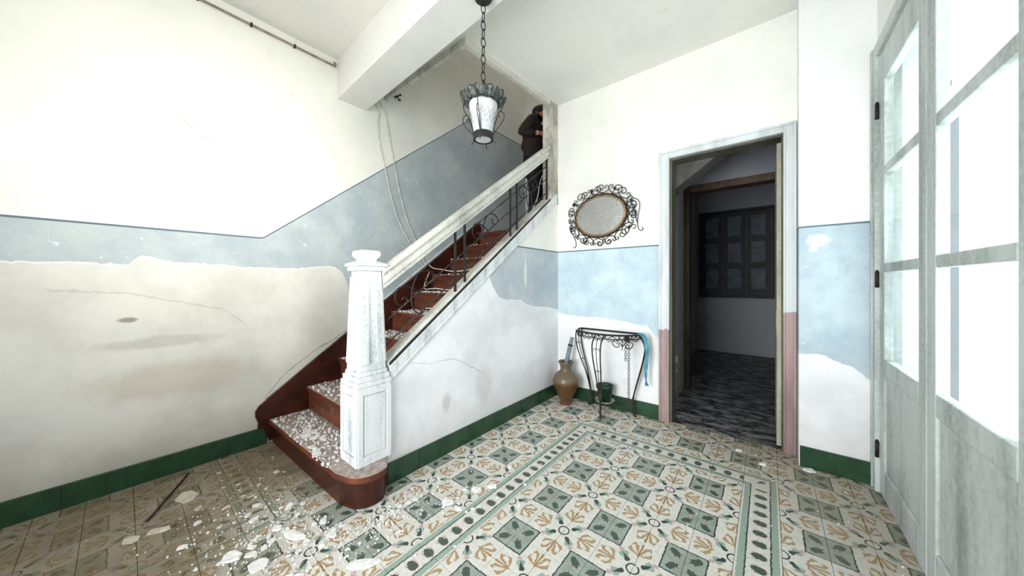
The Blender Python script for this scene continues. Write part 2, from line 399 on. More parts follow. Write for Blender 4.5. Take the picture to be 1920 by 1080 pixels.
def tube(bm, pts, r, seg=6, closed=False, cap=True, flat=1.0):
    P = [Vector(p) for p in pts]; n = len(P); rings = []
    rr = r if isinstance(r, (list, tuple)) else [r] * n
    up = None
    for i in range(n):
        if closed: t = P[(i + 1) % n] - P[i - 1]
        else: t = P[min(i + 1, n - 1)] - P[max(i - 1, 0)]
        if t.length < 1e-9: t = Vector((0, 0, 1))
        t.normalize()
        if up is None:
            up = Vector((0, 0, 1)) if abs(t.z) < 0.9 else Vector((0, 1, 0))
        a = t.cross(up)
        if a.length < 1e-4: a = t.cross(Vector((1, 0, 0)))
        a.normalize(); b = a.cross(t).normalized(); up = b
        rad = rr[min(i, len(rr) - 1)]
        rings.append([bm.verts.new(P[i] + (a * math.cos(2 * PI * j / seg) * flat + b * math.sin(2 * PI * j / seg)) * rad) for j in range(seg)])
    m = n if closed else n - 1
    for i in range(m):
        A, B = rings[i], rings[(i + 1) % n]
        for j in range(seg): bm.faces.new((A[j], A[(j + 1) % seg], B[(j + 1) % seg], B[j]))
    if cap and not closed:
        bm.faces.new(rings[0][::-1]); bm.faces.new(rings[-1])
def lathe(bm, prof, seg=24, c=(0, 0, 0), tilt=None, wav=None):
    rings = []
    for r, z in prof:
        ring = []
        for j in range(seg):
            a = 2 * PI * j / seg; k = 1 + (wav(a, z) if wav else 0)
            v = Vector((r * k * math.cos(a), r * k * math.sin(a), z))
            if tilt: v = tilt @ v
            ring.append(bm.verts.new(v + Vector(c)))
        rings.append(ring)
    for A, B in zip(rings, rings[1:]):
        for j in range(seg): bm.faces.new((A[j], A[(j + 1) % seg], B[(j + 1) % seg], B[j]))
    bm.faces.new(rings[0][::-1]); bm.faces.new(rings[-1])
def ball(bm, c, r, sq=(1, 1, 1), u=12, v=8):
    q = bmesh.ops.create_uvsphere(bm, u_segments=u, v_segments=v, radius=r)
    for w in q['verts']: w.co = Vector((w.co.x * sq[0], w.co.y * sq[1], w.co.z * sq[2])) + Vector(c)

OFF = {}
def B(): return bmesh.new()
def obj(name, bm, mat, parent=None, label=None, smooth_=False, bevel=0.0, kind=None, loc=None):
    """link a bmesh built in world coordinates as one mesh object below its parent"""
    off = OFF.get(parent.name, Vector()) if parent else Vector(loc or (0, 0, 0))
    bmesh.ops.recalc_face_normals(bm, faces=bm.faces)
    for v in bm.verts: v.co -= off
    me = bpy.data.meshes.new(name); bm.to_mesh(me); bm.free()
    for mm in (mat if isinstance(mat, (list, tuple)) else [mat]): me.materials.append(mm)
    if smooth_:
        for p in me.polygons: p.use_smooth = True
    o = bpy.data.objects.new(name, me); COL.objects.link(o)
    if parent: o.parent = parent; OFF[o.name] = off
    else: o.location = off; OFF[o.name] = off
    if label: o['label'] = label
    if kind: o['kind'] = kind
    if bevel:
        b = o.modifiers.new('bevel', 'BEVEL'); b.width = bevel; b.segments = 2; b.limit_method = 'ANGLE'
    return o
def thing(name, label, cat, loc, group=None):
    o = bpy.data.objects.new(name, None); COL.objects.link(o); o.location = loc
    o.empty_display_size = 0.1; OFF[o.name] = Vector(loc); o['label'] = label; o['category'] = cat
    if group: o['group'] = group
    return o
def tag(o, label, cat, group=None):
    o['label'] = label; o['category'] = cat
    if group: o['group'] = group
    return o
def struct(name, bm, mat, parent=None, **k):
    return obj(name, bm, mat, parent, kind=None if parent else 'structure', **k)
def sgroup(name, loc=(0, 0, 0), label=None):
    o = bpy.data.objects.new(name, None); COL.objects.link(o); o.location = loc; OFF[o.name] = Vector(loc); o['kind'] = 'structure'
    if label: o['label'] = label
    return o

XL, XR, YB, YF = -3.57, 0.615, 3.62, -1.8       # left wall, right wall, mirror wall, wall behind the camera
XS, XI = -2.15, -2.27                            # outer and inner face of the wall beside the stairs
YS = 3.43                                        # face of the short wall right of the doorway
def capz(y): return 1.118 + 0.75 * (y - 1.736)   # underside line of the sloping kerb
NOSE = [(0.844 + 0.30 * k, 0.22 + 0.225 * k) for k in range(10)]
YL, ZL = NOSE[-1]                                # landing nosing
YE = 4.82                                        # end wall of the stairwell

# ------------------------------------------------------------------ walls
S = (-2, 6)
wl = wall_mat('left wall paint', 1,
    [(-2, 1.873), (0.807, 1.873), (3.432, 4.021), (6, 4.021)],
    [(-2, 1.60), (0.03, 1.60), (0.08, 1.66), (0.20, 1.64), (0.26, 1.61), (0.83, 1.60), (1.09, 1.61), (1.40, 1.645), (1.49, 1.60), (1.57, 1.38), (1.60, 0.9), (1.62, 0.0), (6, 0.0)],
    S, lower=(218, 215, 207), upper=(234, 232, 221), blue=(168, 177, 180),
    cracks=[([(0.80, 0.36), (0.834, 0.43), (0.957, 0.584), (1.088, 0.684), (1.278, 0.811), (1.40, 0.86), (1.60, 0.99)], 0.0045, 0.75),
            ([(-0.3, 1.42), (0.03, 1.393), (0.263, 1.324), (0.542, 1.243), (0.69, 1.10), (0.72, 0.80)], 0.006, 0.22),
            ([(1.33, 1.62), (1.39, 1.45), (1.42, 1.15), (1.45, 0.9)], 0.006, 0.3),
            ([(0.28, 2.78), (0.36, 2.70), (0.47, 2.62)], 0.004, 0.6),
            ([(1.02, 3.30), (1.07, 3.28), (1.10, 3.17)], 0.003, 0.5)],
    stain=[(0.30, 0.72, 0.5, 0.16, (186, 174, 156), 0.5), (0.18, 1.02, 0.35, 0.05, (150, 146, 136), 0.35), (0.03, 1.2, 0.05, 0.02, (120, 100, 80), 0.7)],
    dirt=0.6)
bm = B()
box(bm, XL - 0.15, XL, YF, YE + 0.15, -0.02, 6.6)
struct('wall_left', bm, wl)

ws = wall_mat('stair side wall paint', 1,
    [(-2, 1.868), (6, 1.868)],
    [(-2, 6), (2.22, 6), (2.28, 1.62), (2.32, 1.45), (2.44, 1.314), (2.56, 1.28), (2.8, 1.27), (3.05, 1.19), (3.2, 1.17), (3.63, 1.128), (6, 1.1)],
    S, lower=(240, 240, 242), upper=(240, 237, 230), blue=(180, 187, 194),
    cracks=[([(1.75, 0.80), (1.85, 0.798), (1.99, 0.72), (2.20, 0.60), (2.32, 0.456)], 0.005, 0.4),
            ([(1.36, 0.86), (1.6, 0.80), (1.75, 0.81)], 0.003, 0.35)],
    stain=[(1.76, 0.44, 0.055, 0.085, (196, 188, 178), 0.6), (2.22, 0.50, 0.12, 0.22, (206, 200, 196), 0.5), (2.9, 1.6, 0.03, 0.2, (235, 235, 235), 0.6)],
    dirt=0.2)
bm = B()
prism(bm, [(1.16, -0.02), (YB, -0.02), (YB, capz(YB) + 0.05), (1.30, capz(1.30) + 0.05), (1.16, 0.60)], 'x', XI, XS)
struct('wall_stair_side', bm, ws)

wb = wall_mat('mirror wall paint', 0,
    [(-4, 1.868), (1, 1.868)],
    [(-4, 1.08), (-2.15, 1.08), (-2.04, 1.05), (-1.53, 1.04), (-1.22, 1.01), (-1.02, 0.985), (-0.95, 0.90), (-0.88, 0.82), (1, 0.8)],
    (-4, 1), lower=(242, 242, 242), upper=(242, 240, 232), blue=(184, 202, 210), dirt=0.08)
bm = B()
D0, D1, DT = -0.80, 0.105, 2.765     # door opening
box(bm, XI, D0 - 0.001, YB, YB + 0.16, -0.02, 3.84)
box(bm, D1 + 0.001, 0.80, YB, YB + 0.16, -0.02, 3.84)
box(bm, D0 - 0.001, D1 + 0.001, YB, YB + 0.16, DT + 0.001, 3.84)
struct('wall_back', bm, wb)

wr = wall_mat('short wall paint', 0,
    [(-4, 1.913), (1, 1.913)],
    [(-4, 0.90), (0.20, 0.90), (0.30, 0.905), (0.35, 0.90), (0.427, 0.862), (0.496, 0.835), (0.56, 0.77), (0.62, 0.74), (1, 0.7)],
    (-4, 1), lower=(236, 236, 238), upper=(240, 240, 238), blue=(170, 184, 193),
    stain=[(0.30, 1.80, 0.07, 0.05, (230, 232, 232), 0.7), (0.28, 1.74, 0.03, 0.03, (230, 232, 232), 0.7)], dirt=0.25)
bm = B()
box(bm, 0.195, XR + 0.2, YS, YB - 0.001, -0.02, 3.84)
struct('wall_short', bm, wr)

g = G('right wall plaster'); wright = g.fin(plaster(g, (236, 236, 232)), 0.85, 0, 0.2)
bm = B()
DY0, DY1, DZ = 1.66, 3.34, 3.06      # glazed double door in the right wall
for y0, y1, z0, z1 in ((DY1, YS - 0.001, -0.02, 3.84), (1.10, DY0, -0.02, 3.84), (DY0, DY1, DZ, 3.84), (-0.2, 1.10, -0.02, 0.95), (-0.2, 1.10, 3.05, 3.84), (YF, -0.2, -0.02, 3.84)):
    box(bm, XR, XR + 0.2, y0, y1, z0, z1)
struct('wall_right', bm, wright)
bm = B()
for x0, x1, z0, z1 in ((XL, -2.35, -0.02, 3.84), (-0.35, XR, -0.02, 3.84), (-2.35, -0.35, 2.95, 3.84)):
    box(bm, x0, x1, YF - 0.2, YF, z0, z1)
struct('wall_front', bm, wright)

# stairwell shell
bm = B()
box(bm, XL, -3.53, YE, YE + 0.15, 0, 6.6)
box(bm, -2.05, 0.2, YE, YE + 0.15, 3.84, 6.6)
box(bm, -3.53, -2.50, YE, YE + 0.15, 4.50, 6.6)
box(bm, -2.50, -1.75, YE, YE + 0.15, ZL, 4.50)
box(bm, -2.50, -2.05, YE, YE + 0.15, 4.50, 6.6)
struct('wall_stairwell_end', bm, M['well'])
bm = B(); box(bm, XS + 0.001, XS + 0.13, 1.98, YE, 3.86, 6.6); struct('wall_stairwell_right', bm, M['well'])
bm = B(); box(bm, XL, XS + 0.13, 1.85, 1.98, 3.86, 6.6); struct('wall_stairwell_front', bm, M['well'])
bm = B(); box(bm, XL, XS + 0.13, 1.85, YE + 0.15, 6.6, 6.7); struct('ceiling_stairwell', bm, M['well'])
bm = B(); box(bm, -1.76, -1.62, YB + 0.17, YE, ZL, 6.6); struct('wall_landing_side', bm, M['well'])
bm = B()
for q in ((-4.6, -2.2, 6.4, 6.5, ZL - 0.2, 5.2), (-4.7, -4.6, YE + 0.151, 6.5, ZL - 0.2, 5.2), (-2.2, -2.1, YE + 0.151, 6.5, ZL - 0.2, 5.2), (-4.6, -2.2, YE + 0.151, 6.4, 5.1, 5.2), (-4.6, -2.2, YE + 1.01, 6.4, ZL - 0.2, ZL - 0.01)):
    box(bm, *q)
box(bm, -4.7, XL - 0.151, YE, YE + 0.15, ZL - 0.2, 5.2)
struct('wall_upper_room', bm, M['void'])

# pillar at the head of the balustrade
g = G('stained pillar plaster')
pn = g.noise(5, 6, 0.7, stretch=(1, 1, 0.5)); pc = g.mix(g.ss(pn, 0.38, 0.62), srgb(206, 202, 192), srgb(150, 144, 132))
rust = g.mul(g.ss(g.noise(26, 3), 0.64, 0.68), g.ss(g.pos()[3], 3.1, 2.5)); pc = g.mix(g.mul(rust, 0.8), pc, srgb(120, 62, 30))
g.bump(pn, 0.3, 0.01); pil_m = g.fin(pc, 0.8)
bm = B(); box(bm, XI, XS, YS + 0.005, YB - 0.001, capz(YS) + 0.10, 3.80); struct('trim_pillar', bm, pil_m, bevel=0.006)
bm = B(); box(bm, XI + 0.002, XS + 0.12, YB + 0.16, YE, ZL, 3.84)
struct('wall_upper_side', bm, M['well'])

# ceiling, beam and the lip round the stair opening
def ceilz(y): return 3.725 + 0.045 * (y - 1.99)
bm = B()
def slab(x0, x1, ya, yb):
    za, zb = ceilz(ya), ceilz(yb)
    v = [bm.verts.new(c) for c in ((x0, ya, za), (x1, ya, za), (x1, yb, zb), (x0, yb, zb), (x0, ya, 3.95), (x1, ya, 3.95), (x1, yb, 3.95), (x0, yb, 3.95))]
    for f in ((3, 2, 1, 0), (4, 5, 6, 7), (0, 1, 5, 4), (1, 2, 6, 5), (2, 3, 7, 6), (3, 0, 4, 7)): bm.faces.new([v[i] for i in f])
slab(XS, XR + 0.2, 1.6, YB + 0.16)
slab(XL, XS, 1.6, 1.98)
box(bm, XL, XR + 0.2, YF - 0.2, 1.6, 3.84, 3.95)
struct('ceiling', bm, M['plaster'])
bm = B()
prism(bm, [(XL + 0.001, 1.447), (XR, 1.30), (XR, 1.575), (XL + 0.001, 1.755)], 'z', 3.43, 3.839)
struct('trim_beam', bm, M['plaster'], label='plastered ceiling beam')
bm = B()
prism(bm, [(1.975, 3.655), (2.01, 3.655), (2.01, 3.74), (1.975, 3.74)], 'x', XL, XS)
prism(bm, [(2.0102, 3.657), (YS, 3.735), (YS, 3.80), (2.0102, 3.74)], 'x', XS - 0.05, XS)
struct('trim_opening', bm, M['rail_paint'])

# ------------------------------------------------------------------ doorway and the rooms behind
cs = sgroup('door_1', (0, YB, 0), 'doorway with a two tone moulded casing')
for nm, parts in (('door_casing', [(-0.898, D0, 0, 2.84)]), ('door_casing', [(D1, 0.19, 0, 2.84)]), ('door_lintel', [(D0, D1, DT, 2.84)])):
    bm = B()
    for x0, x1, z0, z1 in parts:
        if nm == 'door_casing':
            lft = x0 < -0.5
            box(bm, x0, x1, YB - 0.030, YB + 0.01, z0, z1 if lft else 2.84)
            if lft:
                box(bm, x0, x0 + 0.022, YB - 0.044, YB - 0.030, z0, z1); box(bm, x1 - 0.014, x1, YB - 0.038, YB - 0.030, z0, DT + 0.014)
            else:
                box(bm, x1 - 0.022, x1, YB - 0.044, YB - 0.030, z0, z1); box(bm, x0, x0 + 0.014, YB - 0.038, YB - 0.030, z0, DT + 0.014)
        else:
            box(bm, x0, x1, YB - 0.030, YB + 0.01, z0, z1)
            box(bm, x0 - 0.076, x1 + 0.063, YB - 0.044, YB - 0.0301, z1 - 0.022, z1 - 0.0005); box(bm, x0, x1, YB - 0.038, YB - 0.030, z0, z0 + 0.014)
    obj(nm, bm, M['two_tone'], cs, bevel=0.003)
for x0, x1 in ((D0 - 0.0005, D0 + 0.02), (D1 - 0.012, D1 + 0.0005)):
    bm = B(); box(bm, x0, x1, YB + 0.005, YB + 0.17, 0, DT); obj('door_jamb', bm, M['olive_jamb'], cs)
bm = B(); box(bm, D0 + 0.02, D1 - 0.012, YB + 0.005, YB + 0.17, DT - 0.02, DT + 0.0005); obj('door_head', bm, M['olive_jamb'], cs)
bm = B(); box(bm, 0.062, 0.096, YB + 0.05, YB + 0.85, 0.02, 2.71)
lf = obj('door_leaf', bm, M['cream_leaf'], cs, label='cream painted door leaf folded back into the passage', bevel=0.004)
bm = B(); box(bm, 0.058, 0.062, YB + 0.075, YB + 0.09, 1.02, 1.22); obj('lock_plate', bm, M['brass'], lf)

# passage behind the doorway
bm = B(); box(bm, -1.06, -0.912, YB + 0.17, 4.95, -0.02, 3.2)
struct('wall_passage_left', bm, M['dark_wall'])
bm = B(); box(bm, 0.14, 0.30, YB + 0.17, 4.95, -0.02, 3.2); struct('wall_passage_right', bm, M['dark_wall'])
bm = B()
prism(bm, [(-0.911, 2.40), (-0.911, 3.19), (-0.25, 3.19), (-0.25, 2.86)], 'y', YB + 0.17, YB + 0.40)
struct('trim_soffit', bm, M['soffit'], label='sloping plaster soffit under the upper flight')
bm = B(); box(bm, -1.0, 0.3, YB + 0.165, 4.95, 3.2, 3.25); struct('ceiling_passage', bm, M['dark_wall'])
# broken plaster on the passage wall
rr = random.Random(4); wpl = bpy.data.objects['wall_passage_left']
for i in range(22):
    bw = B(); y = YB + 0.20 + rr.random() * 0.95 * (1 - i / 26); z = 0.05 + i * 0.048 + rr.random() * 0.03
    ball(bw, (0, 0, 0), 0.05 + rr.random() * 0.04, (0.42, 1.0, 0.75), 7, 5)
    for v in bw.verts: v.co = v.co * rr.uniform(0.85, 1.12) + Vector((-0.912, y, z))
    obj('rubble_stone', bw, M['brick'] if i % 3 else M['flake_old'], wpl)
# second wall with brown frame
YP = 4.958
bm = B()
box(bm, -1.9, -0.91, YP, YP + 0.14, -0.02, 3.2); box(bm, 0.13, 1.4, YP, YP + 0.14, -0.02, 3.2); box(bm, -0.91, 0.13, YP, YP + 0.14, 2.80, 3.2)
struct('wall_passage_end', bm, M['dark_wall'])
d2 = sgroup('door_2', (0, YP, 0), 'bare brown timber frame of the inner doorway')
bm = B(); box(bm, -0.909, -0.842, YP - 0.03, YP + 0.15, 0, 2.80); obj('door_post', bm, M['brown_frame'], d2, bevel=0.004)
bm = B(); box(bm, 0.078, 0.129, YP - 0.03, YP + 0.15, 0, 2.80); obj('door_post', bm, M['brown_frame'], d2, bevel=0.004)
bm = B(); box(bm, -0.842, 0.078, YP - 0.03, YP + 0.15, 2.71, 2.799); obj('door_lintel', bm, M['brown_frame'], d2, bevel=0.004)
# dark room with shutters
YD = 8.0
bm = B(); box(bm, -1.9, 1.4, YD, YD + 0.2, -0.02, 3.4); struct('wall_dark_room_back', bm, M['dark_wall'])
bm = B(); box(bm, -1.35, -1.2, YP + 0.15, YD, -0.02, 3.4); struct('wall_dark_room_left', bm, M['dark_wall'])
bm = B(); box(bm, 1.2, 1.35, YP + 0.15, YD, -0.02, 3.4); struct('wall_dark_room_right', bm, M['dark_wall'])
bm = B(); box(bm, -1.9, 1.4, YP + 0.141, YD, 3.4, 3.45); struct('ceiling_dark_room', bm, M['dark_wall'])
bm = B(); box(bm, -1.9, 1.4, YB + 0.04, YD + 0.2, -0.045, -0.004); struct('floor_back_rooms', bm, M['dirty_floor'])
# window shutters: three leaves each of three panels
w1 = sgroup('window_1', (-0.50, YD - 0.06, 1.95), 'dark closed panelled shutters in the back room')
bm = B(); SX0, SX1, SZ0, SZ1 = -1.12, 0.44, 1.20, 2.92
for b_ in ((SX0 - 0.05, SX0, SZ0 - 0.05, SZ1 + 0.05), (SX1, SX1 + 0.05, SZ0 - 0.05, SZ1 + 0.05), (SX0, SX1, SZ1, SZ1 + 0.05), (SX0, SX1, SZ0 - 0.05, SZ0)):
    box(bm, b_[0], b_[1], YD - 0.07, YD, b_[2], b_[3])
obj('window_frame', bm, M['shutter'], w1)
nl = 4; lw = (SX1 - SX0) / nl
for i in range(nl):
    x0 = SX0 + i * lw
    bm = B(); box(bm, x0 + 0.004, x0 + lw - 0.004, YD - 0.045, YD - 0.012, SZ0 + 0.004, SZ1 - 0.004)
    sh = obj('shutter_leaf', bm, M['shutter'], w1, bevel=0.003)
    for k in range(3):
        z0 = SZ0 + 0.13 + k * 0.54
        bm = B(); box(bm, x0 + 0.075, x0 + lw - 0.075, YD - 0.062, YD - 0.0455, z0, z0 + 0.42)
        obj('shutter_panel', bm, M['shutter_panel'], sh, bevel=0.012)

# glazed double door in the right wall
d3 = sgroup('door_3', (XR, 2.5, 0), 'tall weathered glazed double door in the right wall')
bm = B()
box(bm, XR - 0.028, XR + 0.10, DY1 - 0.001, YS - 0.004, 0, DZ + 0.08); obj('door_casing', bm, M['grey_frame'], d3, bevel=0.005)
bm = B(); box(bm, XR - 0.028, XR + 0.10, DY0 - 0.08, DY0 + 0.001, 0, DZ + 0.08); obj('door_casing', bm, M['grey_frame'], d3, bevel=0.005)
bm = B(); box(bm, XR - 0.028, XR + 0.10, DY0 + 0.001, DY1 - 0.001, DZ, DZ + 0.08); obj('door_lintel', bm, M['grey_frame'], d3, bevel=0.005)
bm = B(); box(bm, XR - 0.036, XR - 0.0285, DY1 + 0.055, YS - 0.005, 0.001, DZ + 0.079); obj('casing_bead', bm, M['grey_frame'], d3)
for ya, yb in ((2.503, 3.337), (1.663, 2.497)):
    bm = B(); st = 0.105
    box(bm, XR - 0.006, XR + 0.038, ya, ya + st, 0.01, DZ - 0.004); box(bm, XR - 0.006, XR + 0.038, yb - st, yb, 0.01, DZ - 0.004)
    for z0, z1 in ((0.01, 0.20), (0.84, 0.95), (1.54, 1.60), (2.20, 2.26), (2.84, DZ - 0.004)): box(bm, XR - 0.006, XR + 0.038, ya + st, yb - st, z0, z1)
    lf = obj('door_leaf', bm, M['grey_frame'], d3, bevel=0.006)
    bm = B(); box(bm, XR + 0.004, XR + 0.028, ya + st + 0.001, yb - st - 0.001, 0.201, 0.839); obj('door_panel', bm, M['grey_frame'], lf, bevel=0.01)
    for z0, z1 in ((0.951, 1.539), (1.601, 2.199), (2.261, 2.839)):
        bm = B(); box(bm, XR + 0.012, XR + 0.017, ya + st + 0.001, yb - st - 0.001, z0, z1); obj('glass_pane', bm, M['glass'], lf)
    if yb > 3:
        for zc in (2.67, 1.49, 0.30):
            bm = B(); tube(bm, [(XR - 0.018, yb + 0.002, zc - 0.055), (XR - 0.018, yb + 0.002, zc + 0.055)], 0.011, 10)
            ball(bm, (XR - 0.018, yb + 0.002, zc + 0.06), 0.009, u=8, v=6); obj('hinge', bm, M['iron'], lf, smooth_=True)
# unseen window added near the camera to go with the left wall fill light
w2 = sgroup('added_window', (XR, 0.45, 2.0), 'added unseen side window beside the viewpoint')
bm = B()
for y0, y1, z0, z1 in ((-0.199, -0.14, 0.951, 3.049), (1.04, 1.099, 0.951, 3.049), (-0.14, 1.04, 0.951, 1.01), (-0.14, 1.04, 2.99, 3.049), (0.42, 0.48, 1.01, 2.99)):
    box(bm, XR + 0.05, XR + 0.10, y0, y1, z0, z1)
obj('window_frame', bm, M['grey_frame'], w2)

# ------------------------------------------------------------------ skirting
def skirting(name, length_axis, a0, a1, face, depth, label, sign, tw=0.27, h=0.155):
    s = sgroup(name, (0, 0, 0), label)
    n = max(1, round((a1 - a0) / tw)); w = (a1 - a0) / n
    for i in range(n):
        bm = B(); p0, p1 = a0 + i * w + 0.0012, a0 + (i + 1) * w - 0.0012
        dz = random.uniform(-0.001, 0.001)
        if length_axis == 'y': box(bm, *sorted((face, face + sign * depth)), p0, p1, -0.001, h + dz)
        else: box(bm, p0, p1, *sorted((face, face + sign * depth)), -0.001, h + dz)
        obj('tile', bm, M['green_tile'], s, bevel=0.003)
    return s
skirting('baseboard_left', 'y', -1.6, 0.835, XL + 0.0005, 0.016, 'green glazed skirting tiles along the left wall', 1)
skirting('baseboard_stair_side', 'y', 1.21, YB - 0.02, XS + 0.0005, 0.014, 'green glazed skirting tiles below the stair wall', 1)
skirting('baseboard_back', 'x', XS + 0.016, -0.90, YB - 0.0005, 0.014, 'green glazed skirting tiles below the mirror wall', -1)
skirting('baseboard_short', 'x', 0.20, XR - 0.03, YS - 0.0005, 0.014, 'green glazed skirting tiles between the two doors', -1, h=0.165)

# ------------------------------------------------------------------ floor tiles
bm = B(); box(bm, XL - 0.1, XR + 0.2, YF - 0.1, YB + 0.035, -0.06, -0.016)
floor = struct('floor', bm, M['grout'])
def tile_mesh(name, mat, T=0.2, gap=0.0009):
    bm = B(); a = T / 2 - gap; c = a - 0.0009
    lo = [bm.verts.new((x, y, -0.018)) for x, y in ((-a, -a), (a, -a), (a, a), (-a, a))]
    mi = [bm.verts.new((x, y, -0.0010)) for x, y in ((-a, -a), (a, -a), (a, a), (-a, a))]
    hi = [bm.verts.new((x, y, 0.0)) for x, y in ((-c, -c), (c, -c), (c, c), (-c, c))]
    bm.faces.new(hi)
    for i in range(4):
        j = (i + 1) % 4; bm.faces.new((lo[i], lo[j], mi[j], mi[i])); bm.faces.new((mi[i], mi[j], hi[j], hi[i]))
    uv = bm.loops.layers.uv.new('tile')
    for f in bm.faces:
        for l in f.loops: l[uv].uv = (l.vert.co.x + 0.1, l.vert.co.y + 0.1)
    me = bpy.data.meshes.new(name); bm.to_mesh(me); bm.free(); me.materials.append(mat); return me
TM = {'f': tile_mesh('field_tile', M['tile_field']), 'b': tile_mesh('border_tile', M['tile_border']), 'c': tile_mesh('corner_tile', M['tile_corner'])}
CA, SA = math.cos(R(39)), math.sin(R(39))
def proj(x, y, z=0.0):
    d = -SA * x + CA * y
    if d < 0.15: return None
    return 960 + 592 * (CA * x + SA * y) / d, 529 - 592 * (z - 1.473) / d, d
tiles = []
def ringrot(cx, cy, ox, oy):
    for k, (sx, sy) in enumerate(((-1, -1), (1, -1), (1, 1), (-1, 1))):
        i = (cx + 0.1 * sx - ox) / 0.4; j = (cy + 0.1 * sy - oy) / 0.4
        if abs(i - round(i)) < 0.1 and abs(j - round(j)) < 0.1: return k
    return 0
for i in range(-11, 12):
    for j in range(-25, 4):
        cx, cy = -1.54 + 0.2 * i + 0.1, 3.05 + 0.2 * j - 0.1 + 0.2 * 0
        cx = round(cx, 4); cy = round(cy, 4)
        if cx < XL - 0.08 or cx > XR + 0.08 or cy < YF or cy > YB + 0.03: continue
        if cx < XS - 0.10 and cy > 1.10: continue
        A_in, B_in = (-1.34 < cx < -0.14 and cy < 2.85), (cx < -2.54 and cy < 0.45)
        if A_in: t = ('f', ringrot(cx, cy, -1.34, 2.85))
        elif B_in: t = ('f', ringrot(cx, cy, -2.54, 0.45))
        elif -1.54 < cx < -1.34 and cy < 2.85: t = ('b', 1)
        elif -0.14 < cx < 0.06 and cy < 2.85: t = ('b', 1)
        elif -1.34 < cx < -0.14 and 2.85 < cy < 3.05: t = ('b', 0)
        elif -1.54 < cx < -1.34 and 2.85 < cy < 3.05: t = ('c', 0)
        elif -0.14 < cx < 0.06 and 2.85 < cy < 3.05: t = ('c', 3)
        elif -2.54 < cx < -2.34 and cy < 0.45: t = ('b', 1)
        elif cx < -2.54 and 0.45 < cy < 0.65: t = ('b', 0)
        elif -2.54 < cx < -2.34 and 0.45 < cy < 0.65: t = ('c', 3)
        else: t = ('f', ringrot(cx, cy, -1.54, 3.05))
        best = None
        for dx, dy in ((-.1, -.1), (.1, -.1), (.1, .1), (-.1, .1), (0, 0)):
            p = proj(cx + dx, cy + dy)
            if p and -10 < p[0] < 1930 and p[1] < 1095: best = min(best or 9, p[2])
        tiles.append((best if best else 99, cx, cy, t))
tiles.sort()
rest = []
rt = random.Random(3)
for n, (d, cx, cy, t) in enumerate(tiles):
    if n < 296 and d < 50:
        o = bpy.data.objects.new('floor_tile', TM[t[0]]); COL.objects.link(o); o.parent = floor
        o.location = (cx, cy, rt.uniform(-0.0008, 0.0004)); o.rotation_euler = (rt.uniform(-.002, .002), rt.uniform(-.002, .002), t[1] * PI / 2)
    else: rest.append((cx, cy, t))
if rest:
    bm = B(); uv = bm.loops.layers.uv.new('tile')
    for cx, cy, t in rest:
        mi = {'f': 0, 'b': 1, 'c': 2}[t[0]]; a = 0.0985
        M3 = Matrix.Translation((cx, cy, 0)) @ Matrix.Rotation(t[1] * PI / 2, 4, 'Z')
        q = [(-a, -a), (a, -a), (a, a), (-a, a)]
        hi = [bm.verts.new(M3 @ Vector((x, y, 0))) for x, y in q]; lo = [bm.verts.new(M3 @ Vector((x, y, -0.018))) for x, y in q]
        fs = [bm.faces.new(hi)] + [bm.faces.new((lo[k], lo[(k + 1) % 4], hi[(k + 1) % 4], hi[k])) for k in range(4)]
        uvs = {**{v: q[k] for k, v in enumerate(hi)}, **{v: q[k] for k, v in enumerate(lo)}}
        for f in fs:
            f.material_index = mi
            for l in f.loops: l[uv].uv = (uvs[l.vert][0] + 0.1, uvs[l.vert][1] + 0.1)
    me = bpy.data.meshes.new('outer_floor_tiles'); bm.to_mesh(me); bm.free()
    for k in 'fbc': me.materials.append({'f': M['tile_field'], 'b': M['tile_border'], 'c': M['tile_corner']}[k])
    o = bpy.data.objects.new('outer_floor_tiles', me); COL.objects.link(o); o.parent = floor; o['kind'] = 'stuff'
